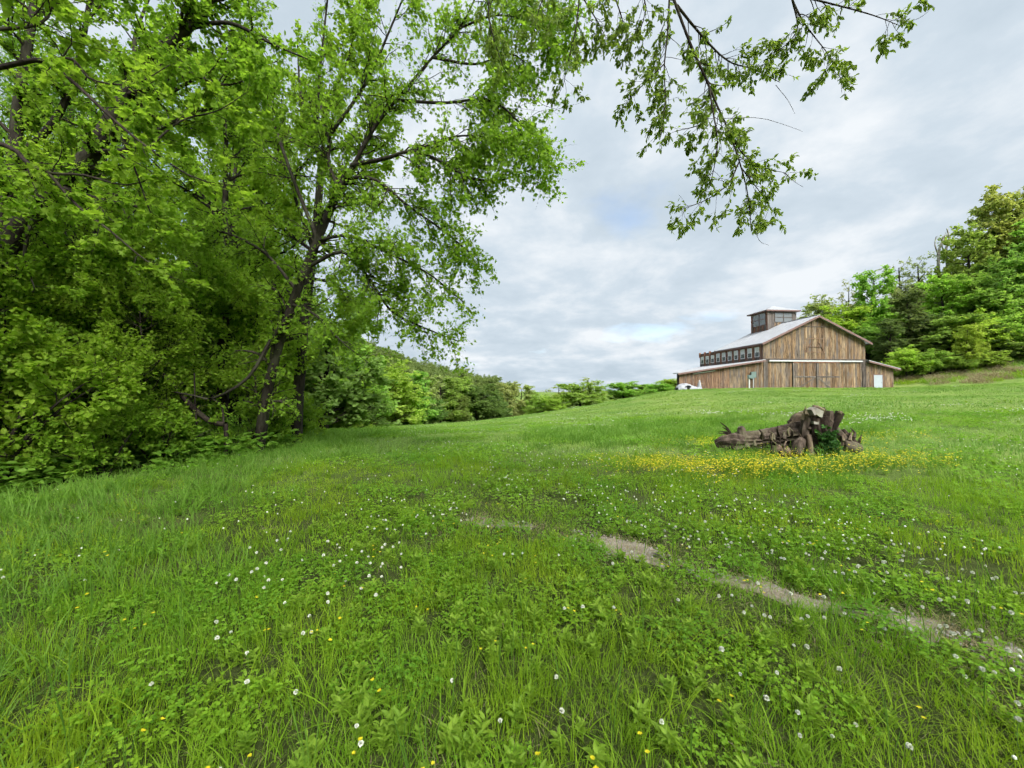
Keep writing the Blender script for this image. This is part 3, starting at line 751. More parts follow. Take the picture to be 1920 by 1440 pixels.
# dark stick on the track
stk = P(1600, 1152, 2.86)
so = empty('fallen_stick', (stk[0], stk[1], h1(stk[0], stk[1])))
tag(so, 'thin dark stick lying across the bare soil track', 'stick')
V, f = lumpy([(-.09, .02, .035), (-.03, .0, .04), (.05, -.01, .038), (.11, -.02, .034)], [.004, .007, .006, .003], sides=7, amp=.2, seed=3, seg=12)
link('stem', np_mesh('stem', V, f, M_logd, smooth=True), so)
V, f = lumpy([(.02, -.005, .04), (.05, .02, .05)], [.004, .002], sides=6, amp=.2, seed=4, seg=5)
link('side_twig', np_mesh('side_twig', V, f, M_logd, smooth=True), so)

# ------------------------------------------------------------------ trees: numpy branch growth
def tubes(Pn, Rn, sides):
    m, n, _ = Pn.shape
    T = norm(np.gradient(Pn, axis=1))
    ref = np.where(np.abs(T[:, :1, 2:3]) > .85, np.array([1.0, 0.2, 0.1]), np.array([0.1, 0.2, 1.0]))
    A = norm(np.cross(T, np.broadcast_to(ref, T.shape))); B = np.cross(T, A)
    an = np.linspace(0, 2 * np.pi, sides, endpoint=False)
    V = Pn[:, :, None] + Rn[..., None, None] * (np.cos(an)[None, None, :, None] * A[:, :, None] + np.sin(an)[None, None, :, None] * B[:, :, None])
    i = np.arange(m * n * sides).reshape(m, n, sides); j = np.roll(i, -1, 2)
    Q = np.stack([i[:, :-1], j[:, :-1], j[:, 1:], i[:, 1:]], -1).reshape(-1, 4)
    return V.reshape(-1, 3), Q

def catmull(pts, n):
    p = np.array(pts, float); k = len(p)
    p = np.vstack([2 * p[0] - p[1], p, 2 * p[-1] - p[-2]])
    out = []
    for s in np.linspace(0, k - 1 - 1e-6, n):
        i = int(s); t = s - i; a, b, c, d = p[i:i + 4]
        out.append(.5 * (2 * b + (c - a) * t + (2 * a - 5 * b + 4 * c - d) * t * t + (3 * b - a - 3 * c + d) * t ** 3))
    return np.array(out)

class Grow:
    def __init__(s, seed):
        s.rng = np.random.default_rng(seed); s.wood = []; s.twig = []; s.leaf = []
    def limb(s, pts, r0, r1, n=16, wob=0.0):
        C = catmull(pts, n)
        if wob: C[1:] += s.rng.normal(0, wob, (n - 1, 3)) * np.linspace(.3, 1, n - 1)[:, None]
        r = np.linspace(r0, r1, n)
        s.wood.append((C[None], r[None], 9 if r0 > .06 else 6))
        return C, r
    @staticmethod
    def stack(ls, n=16):
        return np.stack([c for c, _ in ls]), np.stack([r for _, r in ls])
    def sprout(s, PP, RR, count, trange, length, ang, up=.2, gnarl=.15, n=7, rfac=.6, rmin=.003, rtip=.25, keep='twig', sides=4, taper=.55, bias=None, out=None):
        rng = s.rng; m, k, _ = PP.shape
        L = np.linalg.norm(np.diff(PP, axis=1), axis=2).sum(1)
        w = L / L.sum() if bias is None else bias * L / (bias * L).sum()
        idx = rng.choice(m, count, p=w)
        t = trange[0] + (trange[1] - trange[0]) * rng.random(count)
        f = t * (k - 1); i = np.minimum(f.astype(int), k - 2); fr = (f - i)[:, None]
        st = PP[idx, i] * (1 - fr) + PP[idx, i + 1] * fr
        T = norm(PP[idx, i + 1] - PP[idx, i])
        pr = RR[idx, i] * (1 - fr[:, 0]) + RR[idx, i + 1] * fr[:, 0]
        q = rng.normal(size=(count, 3)); q -= (q * T).sum(1, keepdims=True) * T; q = norm(q)
        a = rng.uniform(ang[0], ang[1], count)[:, None]
        d = norm(T * np.cos(a) + q * np.sin(a) + (0 if out is None else np.asarray(out)))
        ln = rng.uniform(*length, count) * (1 - taper * t)
        C = np.empty((count, n, 3)); C[:, 0] = st; step = (ln / (n - 1))[:, None]
        for j in range(1, n):
            d = norm(d + rng.normal(0, gnarl, (count, 3)) + np.array([0, 0, up / (n - 1)]))
            C[:, j] = C[:, j - 1] + d * step
        r0 = np.maximum(pr * rfac, rmin)
        Rr = r0[:, None] * np.linspace(1, rtip, n)[None]
        Rr = np.maximum(Rr, rmin * .5)
        (s.wood if keep == 'wood' else s.twig).append((C, Rr, sides))
        return C, Rr
    def leaves(s, PP, count, size, trange=(.1, 1.0), droop=.25, flat=1.0, spread=.9, off=.02):
        rng = s.rng; m, k, _ = PP.shape
        idx = rng.integers(0, m, count); t = trange[0] + (trange[1] - trange[0]) * rng.random(count)
        f = t * (k - 1); i = np.minimum(f.astype(int), k - 2); fr = (f - i)[:, None]
        pos = PP[idx, i] * (1 - fr) + PP[idx, i + 1] * fr + rng.normal(0, off, (count, 3))
        T = norm(PP[idx, i + 1] - PP[idx, i])
        ax = norm(T * .5 + rng.normal(0, spread * .6, (count, 3)) + np.array([0, 0, -droop]))
        nm = rng.normal(0, .55, (count, 3)) + np.array([0, 0, flat])
        nm = norm(nm - (nm * ax).sum(1, keepdims=True) * ax)
        sz = rng.uniform(size[0], size[1], count)
        # tint partly shared along a twig so sprays read as clumps
        tw = rng.random(m)[idx]
        tint = np.clip(.55 * tw + .45 * rng.random(count), 0, 1)
        s.leaf.append((pos, ax, nm, sz, tint))
    def wood_mesh(s, name, which, mat, origin):
        Vs, Qs, b = [], [], 0
        for C, r, sd in which:
            V, Q = tubes(C, r, sd); Vs.append(V); Qs.append(Q + b); b += len(V)
        return np_mesh(name, np.vstack(Vs) - origin, [np.vstack(Qs)], mat, smooth=True)
    def leaf_arrays(s):
        return [np.concatenate([l[i] for l in s.leaf]) for i in range(5)]
    def leaf_mesh(s, name, mat, origin, tmpl, sel=None):
        pos, ax, nm, sz, ti = s.leaf_arrays()
        if sel is not None: pos, ax, nm, sz, ti = pos[sel], ax[sel], nm[sel], sz[sel], ti[sel]
        sd = np.cross(ax, nm)
        tv, tf = tmpl
        V = (pos - origin)[:, None] + sz[:, None, None] * (tv[None, :, 0, None] * sd[:, None] + tv[None, :, 1, None] * ax[:, None] + tv[None, :, 2, None] * nm[:, None])
        Fc = (np.arange(len(pos))[:, None, None] * len(tv) + tf[None]).reshape(-1, tf.shape[1])
        return np_mesh(name, V, [Fc], mat, tint=np.repeat(ti, len(tf)))

KITE = (np.array([(0, 0, 0), (-.27, .42, .07), (0, 1, -.08), (.27, .42, .07)], float), np.array([(0, 3, 2), (0, 2, 1)]))
ROUND = (np.array([(0, 0, 0), (-.36, .3, .06), (-.3, .7, .04), (0, 1, -.08), (.3, .7, .04), (.36, .3, .06)], float), np.array([(0, 5, 4, 3), (0, 3, 2, 1)]))
OVAL = (np.array([(0, 0, 0), (-.17, .22, .05), (-.23, .48, .06), (-.13, .78, .02), (0, 1, -.10), (.13, .78, .02), (.23, .48, .06), (.17, .22, .05), (0, .5, -.01)], float),
        np.array([(0, 8, 2, 1), (8, 4, 3, 2), (0, 7, 6, 8), (8, 6, 5, 4)]))
MAPLE = (np.array([(0, 0, 0), (-.5, .12, .05), (-.22, .42, .0), (-.42, .74, -.04), (-.1, .62, 0), (0, 1.05, -.1), (.1, .62, 0), (.42, .74, -.04), (.22, .42, 0), (.5, .12, .05)], float),
         np.array([(0, 2, 1), (0, 4, 2), (2, 4, 3), (0, 6, 4), (4, 6, 5), (0, 8, 6), (6, 8, 7), (0, 9, 8)]))

M_bark = bark_mat('brown_bark', (0.022, 0.018, 0.014), (0.048, 0.042, 0.034), 16, .8)
M_barkd = bark_mat('dark_twig_bark', (0.024, 0.018, 0.015), (0.05, 0.04, 0.033), 16, .4)
M_grey = bark_mat('grey_dead_wood', (0.26, 0.23, 0.21), (0.42, 0.39, 0.36), 10, .4)
LEAF = {
    'maple': leaf_mat('maple_leaf', (0.116, 0.225, 0.019), (0.235, 0.375, 0.038), .58),
    'lime': leaf_mat('bright_spring_leaf', (0.146, 0.262, 0.021), (0.275, 0.40, 0.044), .58),
    'deep': leaf_mat('deep_green_leaf', (0.088, 0.20, 0.021), (0.185, 0.325, 0.042), .56),
    'hang': leaf_mat('hanging_leaflet', (0.12, 0.185, 0.03), (0.23, 0.32, 0.05), .55, spec=.4),
    'far': leaf_mat('far_foliage', (0.95, 0.97, 0.9), (1.55, 1.5, 1.4), .55, obj_color=True),
    'fari': leaf_mat('distant_wood_foliage', (0.15, 0.215, 0.065), (0.24, 0.30, 0.105), .5, inst=True),  # leaf colour lightened to carry the distance haze
}

def plant(name, g, origin, bark, leafm, tmpl, label, cat='tree', group=None, crown='crown', crown_kind=None):
    origin = np.array(origin, float)
    root = empty(name, tuple(origin)); tag(root, label, cat, group)
    if g.wood: link('trunk', g.wood_mesh('trunk', g.wood, bark, origin), root)
    if g.twig: link('branches', g.wood_mesh('branches', g.twig, M_barkd, origin), root)
    if g.leaf: link(crown, g.leaf_mesh(crown, leafm, origin, tmpl), root)
    return root

# ---- leaning tree at the wood's edge (the main near tree)
g = Grow(11)
def L(pts, r0, r1, n=16, wob=0.0): return g.limb([P(*q) for q in pts], r0, r1, n, wob)
tr = L([(484, 862, 10.3), (492, 800, 10.3), (500, 745, 10.2), (520, 650, 10.1), (560, 530, 10.0), (600, 430, 9.9), (628, 360, 9.8), (645, 322, 9.8)], .145, .075)
la = L([(640, 335, 9.8), (662, 300, 9.7), (700, 230, 9.6), (740, 180, 9.4), (810, 95, 9.2), (860, 40, 9.0), (900, -40, 8.8)], .06, .016)
lb_ = L([(632, 352, 9.8), (612, 300, 9.9), (612, 250, 10.0), (592, 170, 10.2), (600, 60, 10.3), (612, -70, 10.4)], .055, .02)
lc = L([(655, 305, 9.7), (720, 292, 9.4), (770, 278, 9.1), (830, 300, 8.8), (870, 325, 8.6), (930, 335, 8.4), (1000, 312, 8.2)], .055, .012)
ld = L([(640, 330, 9.8), (700, 332, 9.5), (760, 380, 9.2), (830, 430, 8.9), (890, 480, 8.7)], .045, .01)
le = L([(575, 500, 10.0), (640, 470, 9.7), (690, 520, 9.5), (730, 580, 9.3), (790, 612, 9.0), (860, 640, 8.8)], .05, .01)
lf = L([(590, 450, 9.9), (650, 440, 9.6), (720, 470, 9.3), (800, 510, 9.0), (868, 565, 8.8)], .045, .01)
lg = L([(592, 445, 9.9), (545, 330, 10.4), (500, 200, 10.9), (470, 80, 11.2), (450, -60, 11.4)], .06, .02)
lj = L([(740, 180, 9.4), (830, 185, 9.0), (920, 180, 8.6), (985, 235, 8.3), (1030, 285, 8.2)], .04, .008)
lk = L([(808, 97, 9.2), (890, 110, 8.9), (955, 90, 8.6), (1000, 120, 8.4)], .035, .008)
ll = L([(555, 545, 10.0), (490, 470, 10.0), (400, 430, 9.9), (320, 440, 9.8)], .05, .012)
lm = L([(545, 570, 10.0), (590, 590, 9.6), (640, 640, 9.4), (690, 680, 9.2)], .04, .008)
lo = L([(612, 250, 10.0), (680, 150, 9.6), (720, 60, 9.4), (760, -40, 9.2)], .05, .015)
arc = L([(540, 590, 10.0), (505, 640, 9.8), (465, 708, 9.6), (402, 746, 9.5), (365, 742, 9.45), (322, 734, 9.4)], .05, .018)
lp = L([(855, 42, 9.0), (930, 15, 8.7), (1000, 35, 8.4), (1035, 100, 8.2)], .03, .006)
lq = L([(900, -40, 8.8), (960, -70, 8.5), (1020, -30, 8.2), (1060, 30, 8.0)], .03, .006)
ls_ = L([(770, 280, 9.1), (850, 250, 8.8), (930, 255, 8.5), (1000, 290, 8.3)], .03, .006)
lt = (tr[0], tr[1])
big = Grow.stack([la, lb_, lc, ld, le, lf, lg, lj, lk, ll, lm, lo, lp, lq, ls_, lt])
bw = np.array([1, 1, 1.5, 1.6, 1.3, 1.4, 1, 1.4, 1.3, 1.1, .9, 1, 1.6, 1.6, 1.5, 1.1])
c1, r1 = g.sprout(*big, 500, (.2, 1), (.7, 1.7), (.5, 1.15), up=-.25, gnarl=.16, n=8, rfac=.45, rmin=.005, bias=bw)
c2, r2 = g.sprout(c1, r1, 4600, (.1, 1), (.3, .95), (.4, 1.2), up=-.45, gnarl=.18, n=5, rfac=.5, rmin=.0028, sides=3)
g.leaves(c2, 42000, (.042, .11), droop=.4, flat=.8, off=.04)
g.leaves(c1, 3000, (.055, .11), (.2, 1), droop=.4, off=.05)
plant('leaning_tree', g, P(488, 858, 10.3), M_bark, LEAF['maple'], MAPLE, "tall leaning tree at the wood's edge with crown arching over the meadow")

# ---- second trunk just behind it
g = Grow(12)
tr = L([(556, 838, 12.4), (558, 760, 12.4), (566, 650, 12.3), (574, 560, 12.3), (590, 420, 12.2), (600, 280, 12.2)], .19, .10)
l1 = L([(590, 420, 12.2), (650, 330, 11.9), (690, 250, 11.8), (720, 170, 11.6)], .08, .02)
l2 = L([(578, 520, 12.3), (620, 530, 12.0), (655, 560, 11.8), (680, 600, 11.6)], .05, .01)
l3 = L([(598, 300, 12.2), (560, 180, 12.5), (550, 60, 12.6)], .06, .02)
l6 = L([(585, 470, 12.3), (540, 340, 12.6), (500, 230, 12.8), (480, 130, 12.9)], .06, .015)
l7 = L([(596, 330, 12.2), (610, 200, 12.4), (650, 90, 12.5), (670, -20, 12.6)], .06, .015)
l4 = L([(585, 470, 12.3), (520, 420, 12.6), (470, 350, 12.8)], .06, .02)
l5 = L([(572, 600, 12.3), (545, 640, 12.0), (520, 690, 11.8), (505, 730, 11.6)], .04, .008)
c1, r1 = g.sprout(*Grow.stack([l1, l2, l3, l4, l5, l6, l7]), 160, (.15, 1), (.7, 1.8), (.5, 1.2), up=-.1, n=7, rfac=.45, rmin=.005)
c2, r2 = g.sprout(c1, r1, 1100, (.15, 1), (.3, .8), (.4, 1.2), up=-.25, n=4, rmin=.003, sides=3)
g.leaves(c2, 24000, (.06, .12), droop=.3, off=.05); g.leaves(c1, 1800, (.06, .12), off=.04)
plant('straight_tree', g, P(556, 836, 12.4), M_bark, LEAF['lime'], ROUND, 'straight dark trunked tree right behind the leaning tree')

# ---- big tree at the left edge with the thick diagonal limb
g = Grow(13)
tr = L([(-70, 905, 8.4), (-62, 760, 8.4), (-45, 600, 8.4), (-12, 500, 8.3), (40, 410, 8.2), (95, 350, 8.1), (160, 285, 8.0), (215, 190, 7.9), (270, 105, 7.8), (340, 40, 7.8), (400, -40, 7.8)], .26, .075, n=26)
tr2 = (tr[0][10:26], tr[1][10:26]); tr = None
t2 = L([(-40, 590, 8.4), (-5, 420, 8.8), (14, 300, 9.0), (22, 180, 9.1), (40, 40, 9.2), (60, -90, 9.3)], .15, .07)
m1 = L([(165, 280, 8.0), (230, 275, 7.9), (300, 230, 7.8), (370, 200, 7.7), (440, 195, 7.6)], .06, .012)
m2 = L([(250, 130, 7.9), (240, 60, 8.2), (270, -30, 8.4)], .05, .02)
m3 = L([(340, 40, 7.8), (420, 30, 7.6), (500, 70, 7.4), (570, 100, 7.2)], .05, .01)
m4 = L([(60, 385, 8.2), (40, 470, 8.0), (60, 540, 7.8)], .05, .01)
m5 = L([(14, 300, 9.0), (90, 220, 8.8), (130, 120, 8.7), (150, 0, 8.6), (160, -80, 8.6)], .08, .03)
m6 = L([(210, 200, 7.9), (300, 170, 8.2), (380, 120, 8.3), (430, 60, 8.4)], .05, .012)
m7 = L([(270, 105, 7.8), (330, 120, 7.5), (410, 150, 7.2), (480, 130, 7.0)], .045, .01)
m8 = L([(100, 345, 8.1), (180, 370, 7.8), (270, 390, 7.5), (350, 430, 7.3)], .05, .01)
c1, r1 = g.sprout(*Grow.stack([m1, m2, m3, m4, m5, m6, m7, m8, t2, tr2]), 190, (.15, 1), (.6, 1.6), (.5, 1.2), up=-.05, n=7, rfac=.45, rmin=.005)
c2, r2 = g.sprout(c1, r1, 1600, (.15, 1), (.25, .7), (.4, 1.2), up=-.15, n=5, rmin=.003, sides=3)
g.leaves(c2, 26000, (.05, .105), droop=.25, flat=1.1, off=.03); g.leaves(c1, 2200, (.05, .105), flat=1.1, off=.03)
plant('forked_tree', g, P(-70, 900, 8.4), M_bark, LEAF['maple'], ROUND, 'big forked tree at the left edge with a thick diagonal limb')

# ---- nearer tree out on the left whose dark boughs reach in
g = Grow(14)
tb = (-8.2, 4.4)
tk = g.limb([(tb[0], tb[1], -.3), (tb[0] + .05, tb[1], 2.5), (tb[0] - .1, tb[1] + .1, 5.0), (tb[0], tb[1], 8.0)], .20, .04)
n1 = L([(-310, 300, 4.6), (-150, 150, 4.8), (0, 113, 4.9), (70, 104, 4.9), (130, 150, 4.9), (200, 215, 4.9), (270, 272, 4.8), (360, 330, 4.8), (450, 346, 4.8)], .042, .004, n=22)
n2 = L([(-310, 330, 4.6), (-150, 240, 4.9), (0, 268, 5.1), (40, 300, 5.1), (85, 320, 5.1), (150, 324, 5.1), (230, 343, 5.1), (310, 318, 5.1)], .04, .004, n=22)
n3 = L([(80, 318, 5.1), (140, 385, 5.1), (200, 430, 5.0), (260, 480, 5.0), (320, 520, 5.0)], .02, .005)
n4 = L([(60, 105, 4.9), (120, 100, 5.0), (160, 140, 5.1), (240, 148, 5.2), (310, 110, 5.3)], .02, .005)
n5 = L([(200, 215, 4.9), (240, 300, 5.0), (270, 380, 5.1), (290, 430, 5.2)], .014, .004)
n6 = L([(-310, 200, 4.6), (-120, 60, 4.9), (60, 30, 5.1), (85, -50, 5.2)], .04, .006)
n7 = L([(270, 272, 4.8), (330, 220, 4.9), (400, 200, 5.0), (455, 165, 5.0)], .014, .004)
c1, r1 = g.sprout(*Grow.stack([n3, n4, n5, n7]), 46, (.1, 1), (.3, .8), (.4, 1.0), up=-.05, n=6, rfac=.5, rmin=.003)
c1b, r1b = g.sprout(*Grow.stack([(c, r) for c, r in ((n1[0][6:22], n1[1][6:22]), (n2[0][6:22], n2[1][6:22]))]), 30, (.0, 1), (.3, .8), (.4, 1.0), up=.0, n=6, rfac=.4, rmin=.003)
c1 = np.vstack([c1, c1b]); r1 = np.vstack([r1, r1b])
c2, r2 = g.sprout(c1, r1, 260, (.2, 1), (.15, .4), (.4, 1.1), up=.0, n=4, rmin=.002, sides=3)
g.leaves(c2, 2300, (.055, .095), droop=.12, flat=1.6)
d1, q1 = g.sprout(*Grow.stack([tk, n6]), 46, (.4, 1), (.9, 2.0), (.5, 1.1), up=.3, n=7, rfac=.4, rmin=.006, taper=.3)
d2, q2 = g.sprout(d1, q1, 320, (.15, 1), (.25, .6), (.4, 1.1), up=.0, n=4, rmin=.003, sides=3)
g.leaves(d2, 3800, (.06, .11), droop=.2, flat=1.2, off=.03)
plant('reaching_tree', g, (tb[0], tb[1], -.2), M_barkd, LEAF['lime'], MAPLE, 'tree beyond the left frame edge reaching in with thin dark arched boughs')

# ---- tree overhead whose branches hang into the sky
g = Grow(15)
OT = (3.4, -4.2)
g.limb([(OT[0], OT[1], -.2), (OT[0] - .1, OT[1] + .1, 3), (OT[0], OT[1] + .3, 6), (OT[0] - .2, OT[1] + .8, 8.5), (OT[0] - .3, OT[1] + 1.0, 11)], .34, .15)
h1a = g.limb([(3.3, -3.7, 7.2), (2.6, -.8, 9.0), (2.1, 2.2, 8.6), P(1235, -160, 4.6), P(1268, -20, 4.6)], .12, .034)
from_top = [
    L([(1268, -20, 4.6), (1300, 70, 4.6), (1330, 140, 4.6), (1348, 185, 4.6), (1372, 240, 4.6), (1395, 310, 4.6), (1408, 370, 4.6), (1412, 430, 4.6)], .017, .004),
    L([(1262, -30, 4.7), (1257, 50, 4.7), (1250, 120, 4.7), (1252, 180, 4.7), (1243, 250, 4.7)], .012, .003),
    L([(1275, -5, 4.6), (1310, 40, 4.7), (1350, 85, 4.8), (1380, 108, 4.8), (1420, 120, 4.9), (1470, 145, 5.0)], .017, .004),
    L([(1335, 150, 4.6), (1342, 200, 4.5), (1350, 255, 4.4), (1345, 300, 4.4), (1335, 345, 4.35)], .011, .003),
    L([(1372, 240, 4.6), (1400, 285, 4.7), (1440, 310, 4.8), (1480, 320, 4.8)], .009, .003),
    L([(1390, 300, 4.6), (1370, 340, 4.5), (1330, 370, 4.45), (1280, 390, 4.4)], .009, .003),
    L([(1395, 310, 4.6), (1425, 350, 4.7), (1448, 385, 4.8)], .008, .003),
    L([(1348, 190, 4.6), (1320, 225, 4.5), (1270, 240, 4.4)], .008, .003),
    L([(1250, 110, 4.7), (1215, 145, 4.7), (1180, 180, 4.7)], .007, .0025)]
h2a = g.limb([(3.3, -3.6, 7.0), (3.6, -.5, 8.8), (3.7, 2.4, 8.0), P(1470, -90, 4.4), P(1490, -30, 4.4)], .09, .02)
top2 = [
    L([(1490, -30, 4.4), (1515, 25, 4.4), (1540, 60, 4.4), (1565, 95, 4.4), (1580, 140, 4.4)], .011, .002),
    L([(1495, -20, 4.4), (1505, 40, 4.5), (1480, 75, 4.6), (1455, 90, 4.6)], .009, .003),
    L([(1500, -25, 4.4), (1580, -5, 4.3), (1650, 15, 4.2), (1700, 35, 4.2)], .012, .003)]
h3a = g.limb([(3.2, -3.4, 7.6), (1.6, -.4, 9.4), (.6, 2.6, 9.0), P(1080, -120, 5.0), P(1090, -30, 5.0)], .09, .02)
top3 = [
    L([(1090, -30, 5.0), (1082, 40, 5.0), (1068, 100, 5.0), (1058, 150, 5.0)], .011, .003),
    L([(1095, -20, 5.0), (1125, 30, 5.0), (1140, 60, 5.0)], .010, .003),
    L([(1150, -40, 4.9), (1170, 20, 4.9), (1185, 80, 4.9)], .010, .003),
    L([(1200, -60, 4.8), (1215, 0, 4.8), (1200, 60, 4.8)], .010, .003),
    L([(1030, -50, 5.2), (1010, 10, 5.2), (1000, 60, 5.2)], .010, .003),
    L([(930, -60, 5.6), (915, 0, 5.6), (925, 60, 5.6), (945, 120, 5.6)], .016, .004)]
for a, b in ((1150, -40), (1200, -60), (1030, -50), (930, -60)):
    yv = {1150: 4.9, 1200: 4.8, 1030: 5.2, 930: 5.6}[a]
    g.limb([P(1085, -125, 5.0), P((1085 + a) / 2, -130, yv), P(a, b, yv)], .022, .012)
# bare twigs sticking out of the sprays
for tw in ([(1565, 95, 4.4), (1583, 125, 4.4), (1588, 166, 4.4)], [(1700, 30, 4.2), (1735, 22, 4.2), (1758, 6, 4.2)], [(1362, 215, 4.6), (1430, 214, 4.65), (1480, 228, 4.7), (1512, 240, 4.7)], [(1462, 150, 5.0), (1485, 180, 5.0), (1498, 206, 5.0)],
           [(1478, 320, 4.8), (1495, 336, 4.8), (1512, 347, 4.8)], [(1418, 425, 4.6), (1428, 450, 4.6), (1446, 458, 4.6)], [(944, 118, 5.6), (985, 165, 5.55), (1035, 196, 5.5), (1065, 192, 5.5), (1100, 182, 5.5)], [(1245, 230, 4.7), (1241, 255, 4.7), (1240, 272, 4.7)]):
    g.twig.append((catmull([P(*q) for q in tw], 8)[None], np.linspace(.004, .0016, 8)[None], 4))
S1 = Grow.stack(from_top); S2 = Grow.stack(top2); S3 = Grow.stack(top3)
nl = []
for S, cnt, cl_, lens in ((S1, 190, 2000, (.2, .46)), (S2, 52, 520, (.18, .4)), (S3, 110, 1200, (.2, .46))):
    c1, r1 = g.sprout(*S, cnt, (.12, 1), lens, (.5, 1.2), up=-.15, gnarl=.14, n=6, rfac=.5, rmin=.0028, taper=.3)
    c2, r2 = g.sprout(c1, r1, cl_ // 4, (.35, 1), (.08, .17), (.4, 1.1), up=-.2, n=4, rmin=.0016, sides=3, taper=.2)
    g.leaves(c2, int(cl_ * 1.9), (.042, .075), (.2, 1), droop=.55, flat=.9, spread=.9, off=.006)
    g.leaves(c1, int(cl_ * .6), (.042, .075), (.5, 1), droop=.55, off=.006)
S4 = Grow.stack([g.limb([(3.2, -3.4, 7.0 + .4 * i), (3.2 + 3.2 * math.cos(a_), -3.2 + 3.2 * math.sin(a_), 9.2 + .3 * i), (3.2 + 6.4 * math.cos(a_), -3.0 + 6.0 * math.sin(a_), 10.0 + .35 * i)], .11, .03) for i, a_ in enumerate((.9, 1.9, 2.6, 3.3, 4.1, 5.0, 5.9, .2, 1.45))])  # unseen crown over the camera, put in to shade the foreground
c1, r1 = g.sprout(*S4, 90, (.2, 1), (1.0, 2.4), (.5, 1.1), up=.1, n=6, rfac=.45, rmin=.008)
c2, r2 = g.sprout(c1, r1, 500, (.2, 1), (.4, .9), (.4, 1.1), up=.0, n=4, rmin=.004, sides=3)
ov = len(np.concatenate([l[0] for l in g.leaf]))
g.leaves(c2, 1900, (.12, .2), droop=.3, off=.05)
org = np.array((OT[0], OT[1], 0.0))
root = empty('overhanging_tree', tuple(org)); tag(root, 'tree overhead whose leafy drooping branches hang into the sky', 'tree')
link('trunk', g.wood_mesh('trunk', g.wood, M_barkd, org), root)
link('branches', g.wood_mesh('branches', g.twig, M_barkd, org), root)
pos, ax, nm, sz, ti = g.leaf_arrays()
u_ = pos[:, 0] / pos[:, 1] * F + 960; v_ = HV - (pos[:, 2] - EYE) / pos[:, 1] * F
inn = (v_ > 5) & (u_ > 1000) & (pos[:, 1] > 2) & (np.arange(len(pos)) < ov)
score = np.where(inn, sz / pos[:, 1], 0)
order = np.argsort(-score); near_i = order[:300]; rest = np.ones(len(pos), bool); rest[near_i] = False
fo = link('foliage', g.leaf_mesh('foliage', LEAF['hang'], org, OVAL, np.where(rest)[0]), root); fo['kind'] = 'stuff'
leaf_me = []
for k_ in range(4):
    leaf_me.append(np_mesh('leaf', OVAL[0] * np.array([1 + .1 * k_, 1, 1 + .5 * k_]), [OVAL[1]], LEAF['hang'], tint=np.full(len(OVAL[1]), .15 + .25 * k_)))
for q_ in near_i:
    o = link('leaf', leaf_me[int(ti[q_] * 3.99)], root)
    sd = np.cross(ax[q_], nm[q_])
    Mx = Matrix(np.column_stack([sd, ax[q_], nm[q_]]).tolist()).to_4x4() @ Matrix.Scale(float(sz[q_]), 4)
    Mx.translation = Vector(pos[q_] - org)
    o.matrix_local = Mx

# ---- wood behind: generic broadleaf builder in local coordinates
def broadleaf(seed, h, w, clear=.3, limbs=16, twigs=420, leafn=6000, leaf=(.12, .2), flat=.9, up=.35, lean=(0, 0), r=None, lev2=60, droop=.25, wob=.06, prof='oval'):
    g = Grow(seed); rng = g.rng; r = r or h * .016
    top = h * .92
    pts = [(0, 0, -.3)] + [(lean[0] * t + rng.normal(0, wob), lean[1] * t + rng.normal(0, wob), top * t) for t in (.2, .4, .6, .8, 1)]
    t0 = g.limb(pts, r, r * .25, n=18)
    C, Rr = t0[0][None], t0[1][None]
    c1, r1 = g.sprout(C, Rr, limbs, (clear, .98), (w * .42, w * .62), (.7, 1.25), up=up, gnarl=.12, n=9, rfac=.55, rmin=.012, keep='wood', sides=5, taper={'oval': .45, 'cone': .8, 'top': .1}[prof])
    c2, r2 = g.sprout(c1, r1, lev2, (.2, 1), (w * .14, w * .3), (.4, 1.1), up=up * .5, gnarl=.16, n=6, rfac=.5, rmin=.008, taper=.3)
    c3, r3 = g.sprout(c2, r2, twigs, (.1, 1), (w * .05, w * .13), (.4, 1.2), up=.0, gnarl=.2, n=4, rfac=.5, rmin=.004, sides=3, taper=.2)
    g.leaves(c3, int(leafn * .8), leaf, (.05, 1), droop=droop, off=w * .014, flat=flat); g.leaves(c2, int(leafn * .2), leaf, (.2, 1), off=w * .014, flat=flat)
    return g

def bush(seed, h, w, stems=9, twigs=260, leafn=3500, leaf=(.08, .13), droop=.2):
    g = Grow(seed); rng = g.rng; ls = []
    for i in range(stems):
        a = rng.uniform(0, 6.28); rr = w * .5 * math.sqrt(rng.uniform(.05, 1)); z = h * rng.uniform(.55, 1.0) * (1 - .35 * (rr / (w * .5)) ** 2)
        ls.append(g.limb([(.1 * math.cos(a), .1 * math.sin(a), -.1), (rr * .5 * math.cos(a), rr * .5 * math.sin(a), z * .6), (rr * math.cos(a), rr * math.sin(a), z)], h * .012 + .006, .004, n=10))
    S = Grow.stack(ls)
    c1, r1 = g.sprout(*S, stems * 7, (.15, 1), (w * .12, w * .28), (.5, 1.3), up=.1, n=6, rfac=.5, rmin=.004, taper=.2)
    c2, r2 = g.sprout(c1, r1, twigs, (.15, 1), (w * .05, w * .13), (.4, 1.2), up=.0, n=4, rmin=.0025, sides=3, taper=.2)
    g.leaves(c2, leafn, leaf, (.05, 1), droop=droop, off=w * .01, flat=1.2)
    return g

